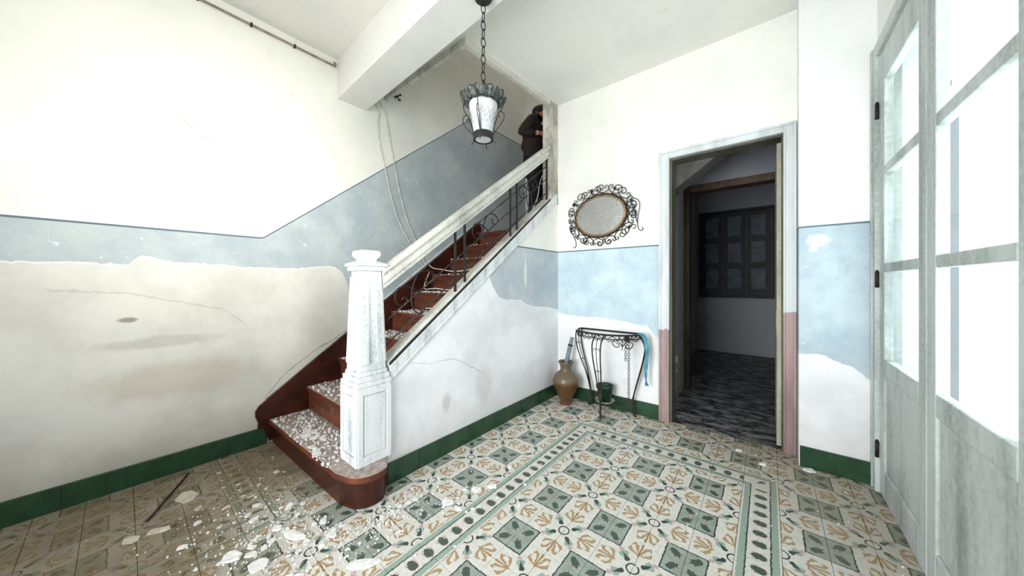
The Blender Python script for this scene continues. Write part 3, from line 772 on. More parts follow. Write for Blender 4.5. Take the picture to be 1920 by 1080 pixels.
#==PART2==
# ------------------------------------------------------------------ staircase
st = thing('staircase', 'dark red wooden staircase with dusty treads littered with fallen plaster, rising along the left wall', 'staircase', (-2.9, 1.0, 0))
XT0, XT1 = XL + 0.028, XI - 0.001
TH = 0.034
for k, (y, z) in enumerate(NOSE):
    last = k == len(NOSE) - 1
    yr = y + 0.024                                 # riser face behind the nosing
    if k == 0:
        # bottom tread wraps round the newel with a rounded end
        def bull(off):
            c = (-2.155 , 1.06); r = 0.165 - off
            p = [(XT0, y + off), (-2.20, y + off + 0.035)]
            for a in range(-80, 40, 12): p.append((c[0] + r * math.cos(R(a)), c[1] + r * 0.98 * math.sin(R(a))))
            p += [(XS + 0.015 - 0.0 if off else XS + 0.018, 1.205), (XI - 0.001, 1.205), (XI - 0.001, 1.16 + 0.03), (XT0, 1.19)]
            return p
        bm = B(); prism(bm, bull(0), 'z', z - 0.045, z); obj('tread', bm, M['tread'], st, bevel=0.010)
        bm = B(); prism(bm, bull(0.028), 'z', 0.001, z - 0.0455); obj('riser', bm, M['mahogany'], st, label='curved dark red bottom riser', smooth_=False)
    elif not last:
        bm = B(); box(bm, XT0, XT1, y, y + 0.30 + 0.03, z - TH, z); obj('tread', bm, M['tread'], st, bevel=0.008)
        bm = B(); box(bm, XT0, XT1, yr, yr + 0.02, NOSE[k - 1][1] + 0.0005, z - TH - 0.0005)
        box(bm, XT0, XT1, yr - 0.010, yr - 0.0002, z - TH - 0.026, z - TH - 0.0006)
        obj('riser', bm, M['riser'], st)
    else:
        bm = B(); box(bm, XT0, XT1, yr, yr + 0.02, NOSE[k - 1][1] + 0.0005, z - 0.051); obj('riser', bm, M['riser'], st)
        bm = B(); box(bm, XL + 0.001, XT1, y, YE + 1.0, z - 0.05, z); box(bm, XT1, -1.77, YB + 0.165, YE, z - 0.05, z)
        obj('landing', bm, M['tread'], st, label='dusty wooden landing at the head of the stairs')
def strz(y): return 1.195 + 0.745 * (y - 1.902)
bm = B()
pr = [(0.758, 0.19), (0.790, 0.148), (0.775, 0.156), (0.752, 0.24), (0.742, 0.30), (0.762, 0.345), (0.80, strz(0.82))] 
prism(bm, [(0.80, 0.158), (0.765, 0.158), (0.768, 0.21), (0.748, 0.27), (0.748, 0.315), (0.775, 0.355), (0.83, strz(0.83)), (3.50, strz(3.50)), (3.56, strz(3.50)), (3.60, strz(3.50) - 0.05), (3.60, 2.10), (0.95, 0.05), (0.85, 0.02)], 'x', XL + 0.001, XL + 0.027)
obj('stringer', bm, M['mahogany'], st, label='dark red wall stringer with a shaped lower end')
bm = B()
tube(bm, [(XL + 0.014, 0.83, strz(0.83) + 0.003), (XL + 0.014, 3.50, strz(3.50) + 0.003)], 0.009, 8)
obj('stringer_bead', bm, M['brown_frame'], st, label='thin worn bead along the top of the stringer')
bm = B()
prism(bm, [(1.62, strz(1.62) + 0.010), (3.50, strz(3.50) + 0.010), (3.52, strz(3.50) + 0.040), (3.0, strz(3.0) + 0.034), (2.2, strz(2.2) + 0.040), (1.7, strz(1.7) + 0.028)], 'x', XL + 0.001, XL + 0.022)
obj('dust_ledge', bm, M['white_paint'], st, label='white plaster dust lying along the top of the stringer', bevel=0.004)

# ------------------------------------------------------------------ newel post
nx, ny, nz = -2.252, 1.110, 0.2205
nw = thing('newel_post', 'tall square tapering newel post in flaking white paint at the foot of the stairs', 'newel post', (nx, ny, nz))
def frus(bm, w0, w1, z0, z1, cx=nx, cy=ny, d0=None, d1=None):
    d0 = d0 or w0; d1 = d1 or w1
    v = [bm.verts.new(c) for c in [(cx + sx * w0 / 2, cy + sy * d0 / 2, z0) for sx, sy in ((-1, -1), (1, -1), (1, 1), (-1, 1))] + [(cx + sx * w1 / 2, cy + sy * d1 / 2, z1) for sx, sy in ((-1, -1), (1, -1), (1, 1), (-1, 1))]]
    for f in ((3, 2, 1, 0), (4, 5, 6, 7), (0, 1, 5, 4), (1, 2, 6, 5), (2, 3, 7, 6), (3, 0, 4, 7)): bm.faces.new([v[i] for i in f])
bm = B(); frus(bm, 0.238, 0.238, nz, 0.752); pl = obj('plinth', bm, M['white_paint'], nw, bevel=0.003)
# raised mitred panel mouldings on the two faces in view and the other two
for ax, sg in (('y', -1), ('x', 1), ('x', -1), ('y', 1)):
    bm = B(); h = 0.119; e = 0.011
    def fr(u0, u1, z0, z1, t):
        f = h * sg; lo, hi = sorted((f + sg * 0.0002, f + sg * t))
        if ax == 'y': box(bm, nx + u0, nx + u1, ny + lo, ny + hi, z0, z1)
        else: box(bm, nx + lo, nx + hi, ny + u0, ny + u1, z0, z1)
    fr(-0.1195, -0.084, nz + 0.001, 0.751, e); fr(0.084, 0.1195, nz + 0.001, 0.751, e)
    fr(-0.0835, 0.0835, nz + 0.001, nz + 0.062, e); fr(-0.0835, 0.0835, 0.700, 0.751, e)
    obj('panel_frame', bm, M['white_paint'], pl, bevel=0.0025)
    bm = B(); fr(-0.0755, 0.0755, nz + 0.070, 0.692, e * 0.75); obj('raised_panel', bm, M['white_paint'], pl, bevel=0.002)
bm = B(); frus(bm, 0.252, 0.252, 0.7525, 0.785); frus(bm, 0.232, 0.232, 0.7855, 0.822); frus(bm, 0.210, 0.204, 0.8225, 0.852)
obj('moulding', bm, M['white_paint'], nw, bevel=0.004)
bm = B(); frus(bm, 0.192, 0.146, 0.8525, 1.552); sh = obj('shaft', bm, M['white_paint'], nw, bevel=0.003)
for ax, sg in (('y', -1), ('x', 1), ('x', -1), ('y', 1)):
    bm = B(); tz0, tz1 = 0.9, 1.51
    def wz(z): return (0.192 + (0.146 - 0.192) * (z - 0.8525) / 0.6995) / 2
    for s0, s1 in ((-0.93, -0.33), (0.33, 0.93)):
        a, b = wz(tz0), wz(tz1); t = 0.011
        pts = []
        for zz, w in ((tz0, a), (tz1, b)):
            for uu in (s0, s1):
                for dd in (0.0003, t): pts.append((uu * w, (w + dd) * sg, zz))
        vv = [bm.verts.new((nx + p[0], ny + p[1], p[2]) if ax == 'y' else (nx + p[1], ny + p[0], p[2])) for p in pts]
        for f in ((0, 1, 3, 2), (4, 6, 7, 5), (0, 4, 5, 1), (2, 3, 7, 6), (0, 2, 6, 4), (1, 5, 7, 3)): bm.faces.new([vv[i] for i in f])
    obj('shaft_fillet', bm, M['white_paint'], sh, bevel=0.002)
bm = B(); frus(bm, 0.186, 0.186, 1.5525, 1.584); obj('neck_board', bm, M['white_paint'], nw, bevel=0.003)
bm = B(); frus(bm, 0.214, 0.214, 1.5845, 1.604); frus(bm, 0.214, 0.13, 1.6042, 1.622); obj('cap', bm, M['white_paint'], nw, bevel=0.004)
bm = B()
prof = [(0.104, 1.6222), (0.100, 1.632), (0.104, 1.640), (0.126, 1.650), (0.140, 1.664), (0.142, 1.680), (0.134, 1.694), (0.118, 1.700)]
rings = []
for w, z in prof: rings.append([bm.verts.new((nx + sx * w / 2, ny + sy * w / 2, z)) for sx, sy in ((-1, -1), (1, -1), (1, 1), (-1, 1))])
for a, b in zip(rings, rings[1:]):
    for j in range(4): bm.faces.new((a[j], a[(j + 1) % 4], b[(j + 1) % 4], b[j]))
bm.faces.new(rings[0][::-1]); bm.faces.new(rings[-1])
obj('finial', bm, M['white_paint'], nw, bevel=0.002)

# ------------------------------------------------------------------ balustrade
bl = thing('balustrade', 'stair balustrade of dark iron scrollwork below a thick white moulded handrail', 'balustrade', (-2.19, 1.25, 0.75))
XBAR = -2.19
def sloped(bm, x0, x1, y0, y1, off0, off1, f=capz):
    """board following the flight, off0..off1 above the kerb line"""
    prism(bm, [(y0, f(y0) + off0), (y1, f(y1) + off0), (y1, f(y1) + off1), (y0, f(y0) + off1)], 'x', x0, x1)
K0, K1 = 1.235, YS + 0.16
bm = B(); sloped(bm, XI + 0.006, XS + 0.012, K0, K1, 0.0005, 0.030); sloped(bm, XI + 0.004, XS + 0.006, K0, K1, 0.0302, 0.122)
kb = obj('kerb', bm, M['white_paint'], bl, bevel=0.004, label='white painted sloping kerb on the stair wall')
bm = B(); sloped(bm, XI - 0.02, XS - 0.012, K0 - 0.01, YS + 0.003, 0.1222, 0.152); obj('kerb_cap', bm, M['rail_paint'], bl, bevel=0.005)
bm = B(); sloped(bm, XS - 0.010, XS + 0.004, K0, YS + 0.003, 0.1225, 0.140); obj('kerb_line', bm, M['iron'], bl)  # black strip drawing the dark line along the kerb
def railz(y): return 1.63 + 0.735 * (y - 1.26)
HR0, HR1 = 1.19, YS + 0.004
# handrail profile (x offset, height below the top)
hp = [(-0.030, -0.004), (0, 0), (0.030, -0.004), (0.047, -0.020), (0.050, -0.040), (0.040, -0.054), (0.034, -0.060), (0.034, -0.078), (0.040, -0.084), (0.040, -0.112), (0.030, -0.122), (0.030, -0.150),
      (-0.030, -0.150), (-0.030, -0.122), (-0.040, -0.112), (-0.040, -0.084), (-0.034, -0.078), (-0.034, -0.060), (-0.040, -0.054), (-0.050, -0.040), (-0.047, -0.020)]
bm = B(); A_ = []; B_ = []
for y, L in ((HR0, A_), (HR1, B_)):
    for x, d in hp: L.append(bm.verts.new((XBAR - 0.012 + x, y, railz(y) + d * 1.08)))
bm.faces.new(A_); bm.faces.new(B_[::-1])
for i in range(len(hp)): bm.faces.new((A_[i], B_[i], B_[(i + 1) % len(hp)], A_[(i + 1) % len(hp)]))
obj('handrail', bm, M['rail_paint'], bl, bevel=0.002)
for y in (1.890, 2.005, 2.675, 2.790, 3.405):
    bm = B(); w = 0.0085
    box(bm, XBAR - w, XBAR + w, y - w, y + w, capz(y) + 0.153, railz(y) - 0.164); obj('baluster', bm, M['iron'], bl)
ybars = [1.212, 1.890, 2.675, 3.405]
for off in (0.170, 0.345, 0.505):
    a, b = 1.205, 3.42
    bm = B()
    def rz(y): return 1.484 + 0.735 * (y - 1.87) + off - 0.170 + 0.0
    tube(bm, [(XBAR, a, rz(a)), (XBAR, b, rz(b))], 0.0062, 6); obj('rail', bm, M['rail_iron'], bl, smooth_=True)
scr = [(1.356, 1.335), (1.371, 1.352), (1.394, 1.351), (1.403, 1.323), (1.378, 1.296), (1.34, 1.295), (1.309, 1.321), (1.3, 1.368), (1.314, 1.412), (1.348, 1.438), (1.394, 1.441), (1.441, 1.427), (1.49, 1.404), (1.524, 1.368), (1.545, 1.327), (1.551, 1.265), (1.541, 1.226), (1.515, 1.217), (1.474, 1.238), (1.449, 1.278), (1.441, 1.349), (1.448, 1.419), (1.47, 1.483), (1.499, 1.533), (1.535, 1.560), (1.581, 1.569), (1.65, 1.548), (1.663, 1.504), (1.622, 1.465), (1.575, 1.486), (1.585, 1.520)]
for dy in (0.0, 0.805, 1.53):
    bm = B(); tube(bm, smooth([(XBAR, y + dy, z + dy * 0.748) for y, z in scr], 3), 0.0058, 6); obj('scroll', bm, M['iron'], bl, smooth_=True)

# ------------------------------------------------------------------ hanging lantern
lx, ly = -1.512, 1.555
lamp = thing('hanging_lantern', 'wrought iron lantern with a frosted glass shade hanging on a chain from the beam', 'lantern', (lx, ly, 3.43))
bm = B(); lathe(bm, [(0.060, 3.429), (0.064, 3.424), (0.060, 3.410), (0.040, 3.392), (0.016, 3.380), (0.006, 3.372)], 20, (lx, ly, 0)); obj('canopy', bm, M['iron'], lamp, smooth_=True)
zt, zb = 3.372, 2.735; nlk = 11; pitch = (zt - zb) / nlk
for i in range(nlk):
    bm = B(); zc = zt - (i + 0.5) * pitch; a = 0.0155; h = pitch * 0.60
    pts = []
    for k in range(12):
        t = 2 * PI * k / 12; u = a * math.sin(t); v = h * math.cos(t)
        pts.append((lx + (u if i % 2 else u * 0.3), ly + (u if not i % 2 else -u * 0.3), zc + v))
    tube(bm, pts, 0.0034, 5, closed=True); obj('chain_link', bm, M['iron'], lamp, smooth_=True)
ztop, zbot = 2.675, 2.470
rt_, rb_ = 0.097, 0.060
bm = B(); lathe(bm, [(rt_ - 0.004, ztop + 0.02), (rt_, ztop + 0.015), (rt_, ztop), (rb_, zbot), (rb_ - 0.003, zbot + 0.001), (rt_ - 0.004, ztop)], 32, (lx, ly, 0))
shd = obj('glass_shade', bm, M['lamp_glass'], lamp, smooth_=True)
bm = B()
def srf(a, z):
    r = rb_ + (rt_ - rb_) * (z - zbot) / (ztop - zbot) + 0.0012
    return (lx + r * math.cos(a), ly + r * math.sin(a), z)
for row, (z0, z1) in enumerate(((2.600, 2.630), (2.575, 2.605), (2.540, 2.580))):
    n = 28; tube(bm, [srf(2 * PI * k / n + row * 0.1, z0 if k % 2 else z1) for k in range(n)], 0.0010, 4, closed=True)
obj('etched_pattern', bm, M['etch'], shd)
bm = B(); lathe(bm, [(rb_ + 0.006, zbot + 0.020), (rb_ + 0.009, zbot + 0.010), (rb_ + 0.007, zbot - 0.018), (rb_ + 0.010, zbot - 0.026), (rb_ + 0.002, zbot - 0.028), (rb_ - 0.006, zbot - 0.022), (rb_ - 0.001, zbot + 0.001)], 28, (lx, ly, 0)); obj('collar', bm, M['iron'], lamp, smooth_=True)
bm = B(); lathe(bm, [(rb_ - 0.007, zbot - 0.019), (rb_ - 0.007, zbot - 0.023)], 24, (lx, ly, 0)); obj('base_glass', bm, M['lamp_glass'], lamp)
bm = B(); lathe(bm, [(0.004, 2.734), (0.014, 2.728), (0.050, 2.714), (rt_ + 0.010, 2.698), (rt_ + 0.008, 2.692), (0.05, 2.706), (0.004, 2.720)], 24, (lx, ly, 0)); obj('crown_plate', bm, M['pewter'], lamp, smooth_=True)
for k in range(10):
    a = 2 * PI * k / 10; bm = B(); ca, sa = math.cos(a), math.sin(a)
    rows = []
    for i, (r, z, w) in enumerate(((rt_ + 0.004, 2.684, 0.030), (rt_ + 0.018, 2.697, 0.039), (rt_ + 0.032, 2.713, 0.044), (rt_ + 0.043, 2.729, 0.040), (rt_ + 0.049, 2.743, 0.024))):
        row = []
        for j in range(5):
            u = (j - 2) / 2; rr_ = r + 0.014 * (abs(u) ** 2) - (0.006 if j == 2 else 0)
            row.append(Vector((lx + rr_ * ca - u * w * sa, ly + rr_ * sa + u * w * ca, z)))
        rows.append(row)
    f1 = [[bm.verts.new(v) for v in r] for r in rows]; f2 = [[bm.verts.new(v - Vector((ca, sa, 0)) * 0.002) for v in r] for r in rows]
    for i in range(4):
        for j in range(4):
            bm.faces.new((f1[i][j], f1[i][j + 1], f1[i + 1][j + 1], f1[i + 1][j])); bm.faces.new((f2[i][j + 1], f2[i][j], f2[i + 1][j], f2[i + 1][j + 1]))
    edge = [(i, 0) for i in range(5)] + [(4, j) for j in range(1, 5)] + [(i, 4) for i in range(3, -1, -1)] + [(0, j) for j in range(3, 0, -1)]
    for (a1, b1), (a2, b2) in zip(edge, edge[1:] + edge[:1]): bm.faces.new((f1[a1][b1], f2[a1][b1], f2[a2][b2], f1[a2][b2]))
    obj('petal', bm, M['pewter'], lamp, smooth_=True)
for k in range(4):
    a = R(-62) + k * PI / 2; ca, sa = math.cos(a), math.sin(a)
    P = [(0.118, 2.700), (0.104, 2.690), (0.101, 2.708), (0.118, 2.722), (0.138, 2.708), (0.142, 2.680), (0.132, 2.650), (0.112, 2.622), (0.098, 2.590), (0.084, 2.550), (0.076, 2.520), (0.070, 2.480), (0.068, 2.450), (0.072, 2.432), (0.086, 2.420)]
    bm = B(); tube(bm, smooth([(lx + r * ca, ly + r * sa, z) for r, z in P], 3), 0.0034, 6)
    P2 = [(0.122, 2.590), (0.108, 2.600), (0.106, 2.618), (0.124, 2.628), (0.142, 2.612), (0.146, 2.585), (0.134, 2.556), (0.112, 2.530), (0.092, 2.506), (0.076, 2.486)]
    obj('arm', bm, M['iron'], lamp, smooth_=True)
    bm = B(); tube(bm, smooth([(lx + r * ca, ly + r * sa, z) for r, z in P2], 3), 0.003, 6); obj('arm_scroll', bm, M['iron'], lamp, smooth_=True)

# ------------------------------------------------------------------ mirror
mc = Vector((-1.553, 3.585, 2.262))
mi = thing('wall_mirror', 'oval foxed wall mirror in a gilt rim with curling black iron scrollwork', 'mirror', (mc.x, YB, mc.z))
tl = Matrix.Rotation(R(-7), 3, 'Y') @ Matrix.Rotation(R(5), 3, 'X')
def mp(u, v, d=0.0):       # u right, v up, d towards the room
    return mc + tl @ Vector((u, -d, v))
def oval(a, b, n=40, d=0.0): return [mp(a * math.cos(2 * PI * k / n), b * math.sin(2 * PI * k / n), d) for k in range(n)]
bm = B(); tube(bm, oval(0.300, 0.230, d=0.004), 0.013, 8, closed=True); obj('rim', bm, M['brass'], mi, smooth_=True)
bm = B(); tube(bm, oval(0.322, 0.251, d=0.0), 0.009, 6, closed=True); obj('outer_hoop', bm, M['rusty'], mi, smooth_=True)
bm = B(); vs1 = [bm.verts.new(p) for p in oval(0.292, 0.222, 48, 0.006)]; vs2 = [bm.verts.new(p) for p in oval(0.292, 0.222, 48, 0.0)]
bm.faces.new(vs1); bm.faces.new(vs2[::-1])
for i in range(48): bm.faces.new((vs1[i], vs2[i], vs2[(i + 1) % 48], vs1[(i + 1) % 48]))
obj('mirror_glass', bm, M['mirror'], mi)
def cscroll(bm, ang, size, flip=1, r=0.0052, rad=1.0):
    """C scroll sitting on the hoop at a given angle"""
    t = R(ang); base = Vector((0.335 * math.cos(t), 0.263 * math.sin(t))) * rad
    n = Vector((math.cos(t) / 0.335, math.sin(t) / 0.263)); n.normalize(); s = Vector((-n.y, n.x)) * flip
    C = [(-0.05, 0.0), (-0.62, 0.18), (-0.86, 0.55), (-0.62, 0.92), (-0.2, 0.95), (0.02, 0.66), (-0.16, 0.42), (-0.40, 0.46), (-0.42, 0.64)]
    C2 = [(-0.05, 0.0), (0.3, 0.12), (0.62, 0.36), (0.66, 0.72), (0.40, 0.86), (0.24, 0.66), (0.38, 0.54)]
    for Q in (C, C2):
        pts = smooth([mp(*(base + s * (a * size) + n * (b * size))) for a, b in Q], 3)
        tube(bm, pts, r, 5)
specs = [(12, 0.085, 1), (33, 0.090, -1), (55, 0.095, 1), (76, 0.085, -1), (92, 0.075, 1), (108, 0.080, -1), (128, 0.095, 1), (148, 0.090, -1), (166, 0.085, 1),
         (184, 0.080, -1), (203, 0.085, 1), (222, 0.085, -1), (240, 0.085, 1), (257, 0.080, -1), (283, 0.080, 1), (301, 0.085, -1), (320, 0.085, 1), (340, 0.080, -1), (356, 0.075, 1)]
for a, s_, f_ in specs:
    bm = B(); cscroll(bm, a, s_ * 1.12, f_); obj('scroll', bm, M['rusty'] if 225 < a < 330 else M['iron'], mi, smooth_=True)
for pts in ([(0.335, 0.075), (0.40, 0.10), (0.455, 0.06), (0.462, 0.0), (0.432, -0.09), (0.41, -0.18), (0.412, -0.245), (0.435, -0.275), (0.458, -0.262), (0.452, -0.240)],
            [(0.37, 0.065), (0.392, -0.02), (0.402, -0.12), (0.41, -0.19)], [(0.31, -0.20), (0.35, -0.185), (0.385, -0.20), (0.37, -0.235), (0.35, -0.225)],
            [(-0.335, 0.02), (-0.39, -0.02), (-0.405, -0.09), (-0.385, -0.16), (-0.362, -0.23), (-0.37, -0.295), (-0.395, -0.31), (-0.405, -0.29)],
            [(0.0, -0.262), (-0.02, -0.31), (-0.055, -0.345), (-0.075, -0.325), (-0.058, -0.305)], [(0.0, -0.262), (0.02, -0.31), (0.055, -0.345), (0.075, -0.325), (0.058, -0.305)]):
    bm = B(); tube(bm, smooth([mp(*p) for p in pts], 4), 0.0042, 6); obj('scroll', bm, M['iron'], mi, smooth_=True)
for wx, wz in ((-1.896, 2.448), (-1.662, 2.574), (-1.375, 2.559), (-1.181, 2.384), (-1.213, 2.089), (-1.741, 1.966), (-1.935, 2.149)):
    bm = B(); ball(bm, (wx, 3.585, wz), 0.017, u=10, v=8)
    d = Vector((mc.x - wx, 0, mc.z - wz)); tube(bm, [(wx, 3.587, wz), (wx + d.x * 0.2, 3.587, wz + d.z * 0.2)], 0.004, 5)
    obj('iron_ball', bm, M['iron'], mi, smooth_=True)
for a, b in ((-0.09, 0.0), (0.09, 0.0)):
    bm = B(); tube(bm, [mp(a, 0.2, -0.004), (mc.x + a, YB + 0.0, mc.z + 0.20)], 0.004, 5); obj('wall_fixing', bm, M['iron'], mi)

# ------------------------------------------------------------------ console table
tb = thing('console_table', 'rusty wrought iron half-round console table without its top, standing against the mirror wall', 'table', (-1.42, 3.42, 0))
ZT = 0.902
outl = []
for k in range(13):
    a = PI + PI * k / 12; outl.append((-1.440 + 0.360 * math.cos(a), 3.545 + 0.265 * math.sin(a), ZT))
bm = B(); tube(bm, outl + [(-1.08, 3.590, ZT), (-1.80, 3.590, ZT)], 0.0110, 6, closed=True)
obj('top_frame', bm, M['iron'], tb)
bm = B(); tube(bm, [(p[0], p[1], ZT - 0.045) for p in outl], 0.005, 5); obj('lower_hoop', bm, M['iron'], tb, smooth_=True)
LEG = {'front': [(-1.432, 3.292, 0.895), (-1.450, 3.262, 0.815), (-1.452, 3.248, 0.735), (-1.445, 3.246, 0.62), (-1.433, 3.252, 0.495), (-1.424, 3.262, 0.369), (-1.413, 3.268, 0.266), (-1.410, 3.268, 0.14), (-1.406, 3.256, 0.03), (-1.400, 3.236, 0.004)],
       'right': [(-1.085, 3.53, 0.893), (-1.040, 3.527, 0.832), (-1.022, 3.527, 0.749), (-1.038, 3.527, 0.641), (-1.063, 3.527, 0.53), (-1.108, 3.527, 0.361), (-1.145, 3.53, 0.212), (-1.156, 3.53, 0.123), (-1.150, 3.53, 0.045), (-1.118, 3.52, 0.006)],
       'left': [(-1.798, 3.53, 0.893), (-1.806, 3.53, 0.82), (-1.800, 3.53, 0.729), (-1.775, 3.53, 0.636), (-1.747, 3.53, 0.54), (-1.701, 3.53, 0.419), (-1.660, 3.53, 0.261), (-1.636, 3.53, 0.125), (-1.634, 3.53, 0.04), (-1.668, 3.53, 0.006)]}
for nm, pts in LEG.items():
    n = len(pts); side = Vector((1, 0.1, 0)) if nm == 'front' else Vector((0.28, -0.96, 0))
    if nm == 'left': side = Vector((0.28, 0.96, 0))
    side.normalize(); bm = B()
    spread = [0.048, 0.048, 0.046, 0.040, 0.032, 0.020, 0.010, 0.003, 0.003, 0.003]
    for sg in (-1, 1):
        tube(bm, smooth([Vector(p) + side * (s * sg) for p, s in zip(pts, spread)], 3), 0.0078, 6)
    tube(bm, smooth([Vector(p) for p in pts[:7]], 3), 0.0042, 5)
    tube(bm, smooth(pts[6:], 3), 0.0115, 7)
    lg = obj('leg', bm, M['rusty'], tb, smooth_=True)
    for i in (2, 4):
        p = Vector(pts[i]); s = spread[i]; bm = B()
        for sg in (-1, 1):
            Q = [(0, 0), (0.5, 0.012), (0.95, 0.004), (0.9, -0.010), (0.6, -0.006)]
            tube(bm, smooth([p + side * (sg * s * a) + Vector((0, 0, b)) for a, b in Q], 3), 0.0036, 5)
        obj('leg_scroll', bm, M['rusty'], lg, smooth_=True)
    bm = B(); q = Vector(pts[-1]); ball(bm, (q.x, q.y, 0.013), 0.0128, u=8, v=6); obj('foot', bm, M['rusty'], lg, smooth_=True)
# scrolled apron under the top
def apron(cx, wid, n, yf, seed):
    for i in range(n):
        t = (i + 0.5) / n; a = PI + PI * (cx - wid / 2 + wid * t); px_, py_ = -1.440 + 0.360 * math.cos(a), 3.545 + 0.265 * math.sin(a)
        tn = Vector((-math.sin(a) * 0.345, math.cos(a) * 0.265, 0)).normalized() * (1 if i % 2 else -1); s = 0.050
        bm = B()
        for Q in ([(-0.9, 0.0), (-0.3, -0.2), (0.3, -0.75), (0.0, -1.1), (-0.5, -0.95), (-0.45, -0.6), (-0.15, -0.62)], [(0.9, 0.0), (0.55, -0.35), (0.75, -0.7), (1.0, -0.5), (0.85, -0.35)]):
            tube(bm, smooth([Vector((px_, py_, ZT - 0.012)) + tn * (a_ * s) + Vector((0, 0, b_ * s)) for a_, b_ in Q], 3), 0.0044, 5)
        obj('apron_scroll', bm, M['iron'], tb, smooth_=True)
apron(0.5, 0.94, 14, 0, 1)
for cx_ in (0.05, 0.78):
    a = PI + PI * cx_; p = Vector((-1.440 + 0.360 * math.cos(a), 3.545 + 0.265 * math.sin(a), ZT - 0.03))
    bm = B()
    for k in range(8):
        b_ = 2 * PI * k / 8; tn = Vector((-math.sin(a), math.cos(a), 0))
        c_ = p + tn * (0.022 * math.cos(b_)) + Vector((0, 0, 0.022 * math.sin(b_))); ball(bm, c_, 0.013, (1, 1, 1), 7, 5)
    ball(bm, p, 0.014, u=8, v=6)
    obj('rosette', bm, M['iron'], tb, smooth_=True, kind=None)
bm = B()
for sg in (-1, 1):
    tube(bm, smooth([Vector((-1.19 + sg * a, 3.318, b)) for a, b in ((0.0, 0.79), (0.03, 0.83), (0.075, 0.855), (0.110, 0.825), (0.08, 0.78), (0.035, 0.79), (0.045, 0.82), (0.065, 0.815))], 3), 0.0052, 5)
tube(bm, [(-1.19, 3.318, 0.87), (-1.19, 3.318, 0.755)], 0.004, 5)
obj('apron_drop', bm, M['iron'], tb, smooth_=True, label='small curled pendant below the apron')
# low brace carrying the saucer
bm = B()
br = smooth([(-1.640, 3.53, 0.150), (-1.56, 3.47, 0.118), (-1.45, 3.42, 0.103), (-1.33, 3.44, 0.105), (-1.25, 3.50, 0.125), (-1.152, 3.528, 0.150)], 4)
tube(bm, br, 0.006, 6); tube(bm, smooth([(-1.412, 3.27, 0.150), (-1.42, 3.35, 0.118), (-1.44, 3.42, 0.103), (-1.43, 3.50, 0.103), (-1.42, 3.575, 0.12)], 4), 0.006, 6)
obj('brace', bm, M['rusty'], tb, smooth_=True)

sa = B(); lathe(sa, [(0.060, 0.110), (0.088, 0.118), (0.108, 0.136), (0.112, 0.137), (0.106, 0.128), (0.062, 0.1105)], 28, (-1.452, 3.448, 0))
bm = B(); lathe(bm, [(0.02, 0.110), (0.070, 0.110), (0.092, 0.120), (0.110, 0.140), (0.106, 0.142), (0.088, 0.127), (0.066, 0.118), (0.02, 0.118)], 28, (-1.44, 3.455, 0)); sa.free()
tag(obj('saucer', bm, M['saucer'], smooth_=True, loc=(-1.44, 3.455, 0.110)), 'pale grey saucer under the green pot on the iron table brace', 'saucer')
pot = thing('flower_pot', 'dark green plastic flower pot with a wide rim standing in the iron table', 'pot', (-1.44, 3.455, 0.1185))
bm = B(); lathe(bm, [(0.058, 0.1185), (0.064, 0.122), (0.086, 0.268), (0.096, 0.272), (0.098, 0.306), (0.092, 0.308), (0.086, 0.285), (0.082, 0.262), (0.02, 0.262)], 28, (-1.44, 3.455, 0))
obj('pot_body', bm, M['green_pot'], pot, smooth_=True)
bm = B(); lathe(bm, [(0.01, 0.2625), (0.079, 0.2625), (0.079, 0.266), (0.01, 0.270)], 20, (-1.44, 3.455, 0)); obj('potting_soil', bm, M['soil'], pot)
bm = B(); tube(bm, smooth([(-1.375, 3.40, 0.235), (-1.345, 3.385, 0.232), (-1.338, 3.382, 0.205), (-1.352, 3.390, 0.180), (-1.378, 3.408, 0.178)], 4), 0.005, 6); obj('handle', bm, M['green_pot'], pot, smooth_=True)

def chain(name, label, x, y, z0, z1, n, r=0.0030):
    t = thing(name, label, 'chain', (x, y, z0)); p = (z0 - z1) / n
    for i in range(n):
        bm = B(); zc = z0 - (i + 0.5) * p; h = p * 0.56; a = 0.0105 if i % 2 else 0.004
        tube(bm, [(x + a * math.sin(2 * PI * k / 10), y + (0.002 if i % 2 else 0.005) * math.sin(2 * PI * k / 10), zc + h * math.cos(2 * PI * k / 10)) for k in range(10)], r, 4, closed=True)
        obj('link', bm, M['iron'], t, smooth_=True)
chain('hanging_chain', 'long thin chain hanging from the iron table apron almost to the skirting', -1.135, 3.352, 0.855, 0.235, 24)
chain('hanging_chain', 'short thin chain hanging from the iron table apron beside the long one', -1.165, 3.345, 0.855, 0.640, 8)

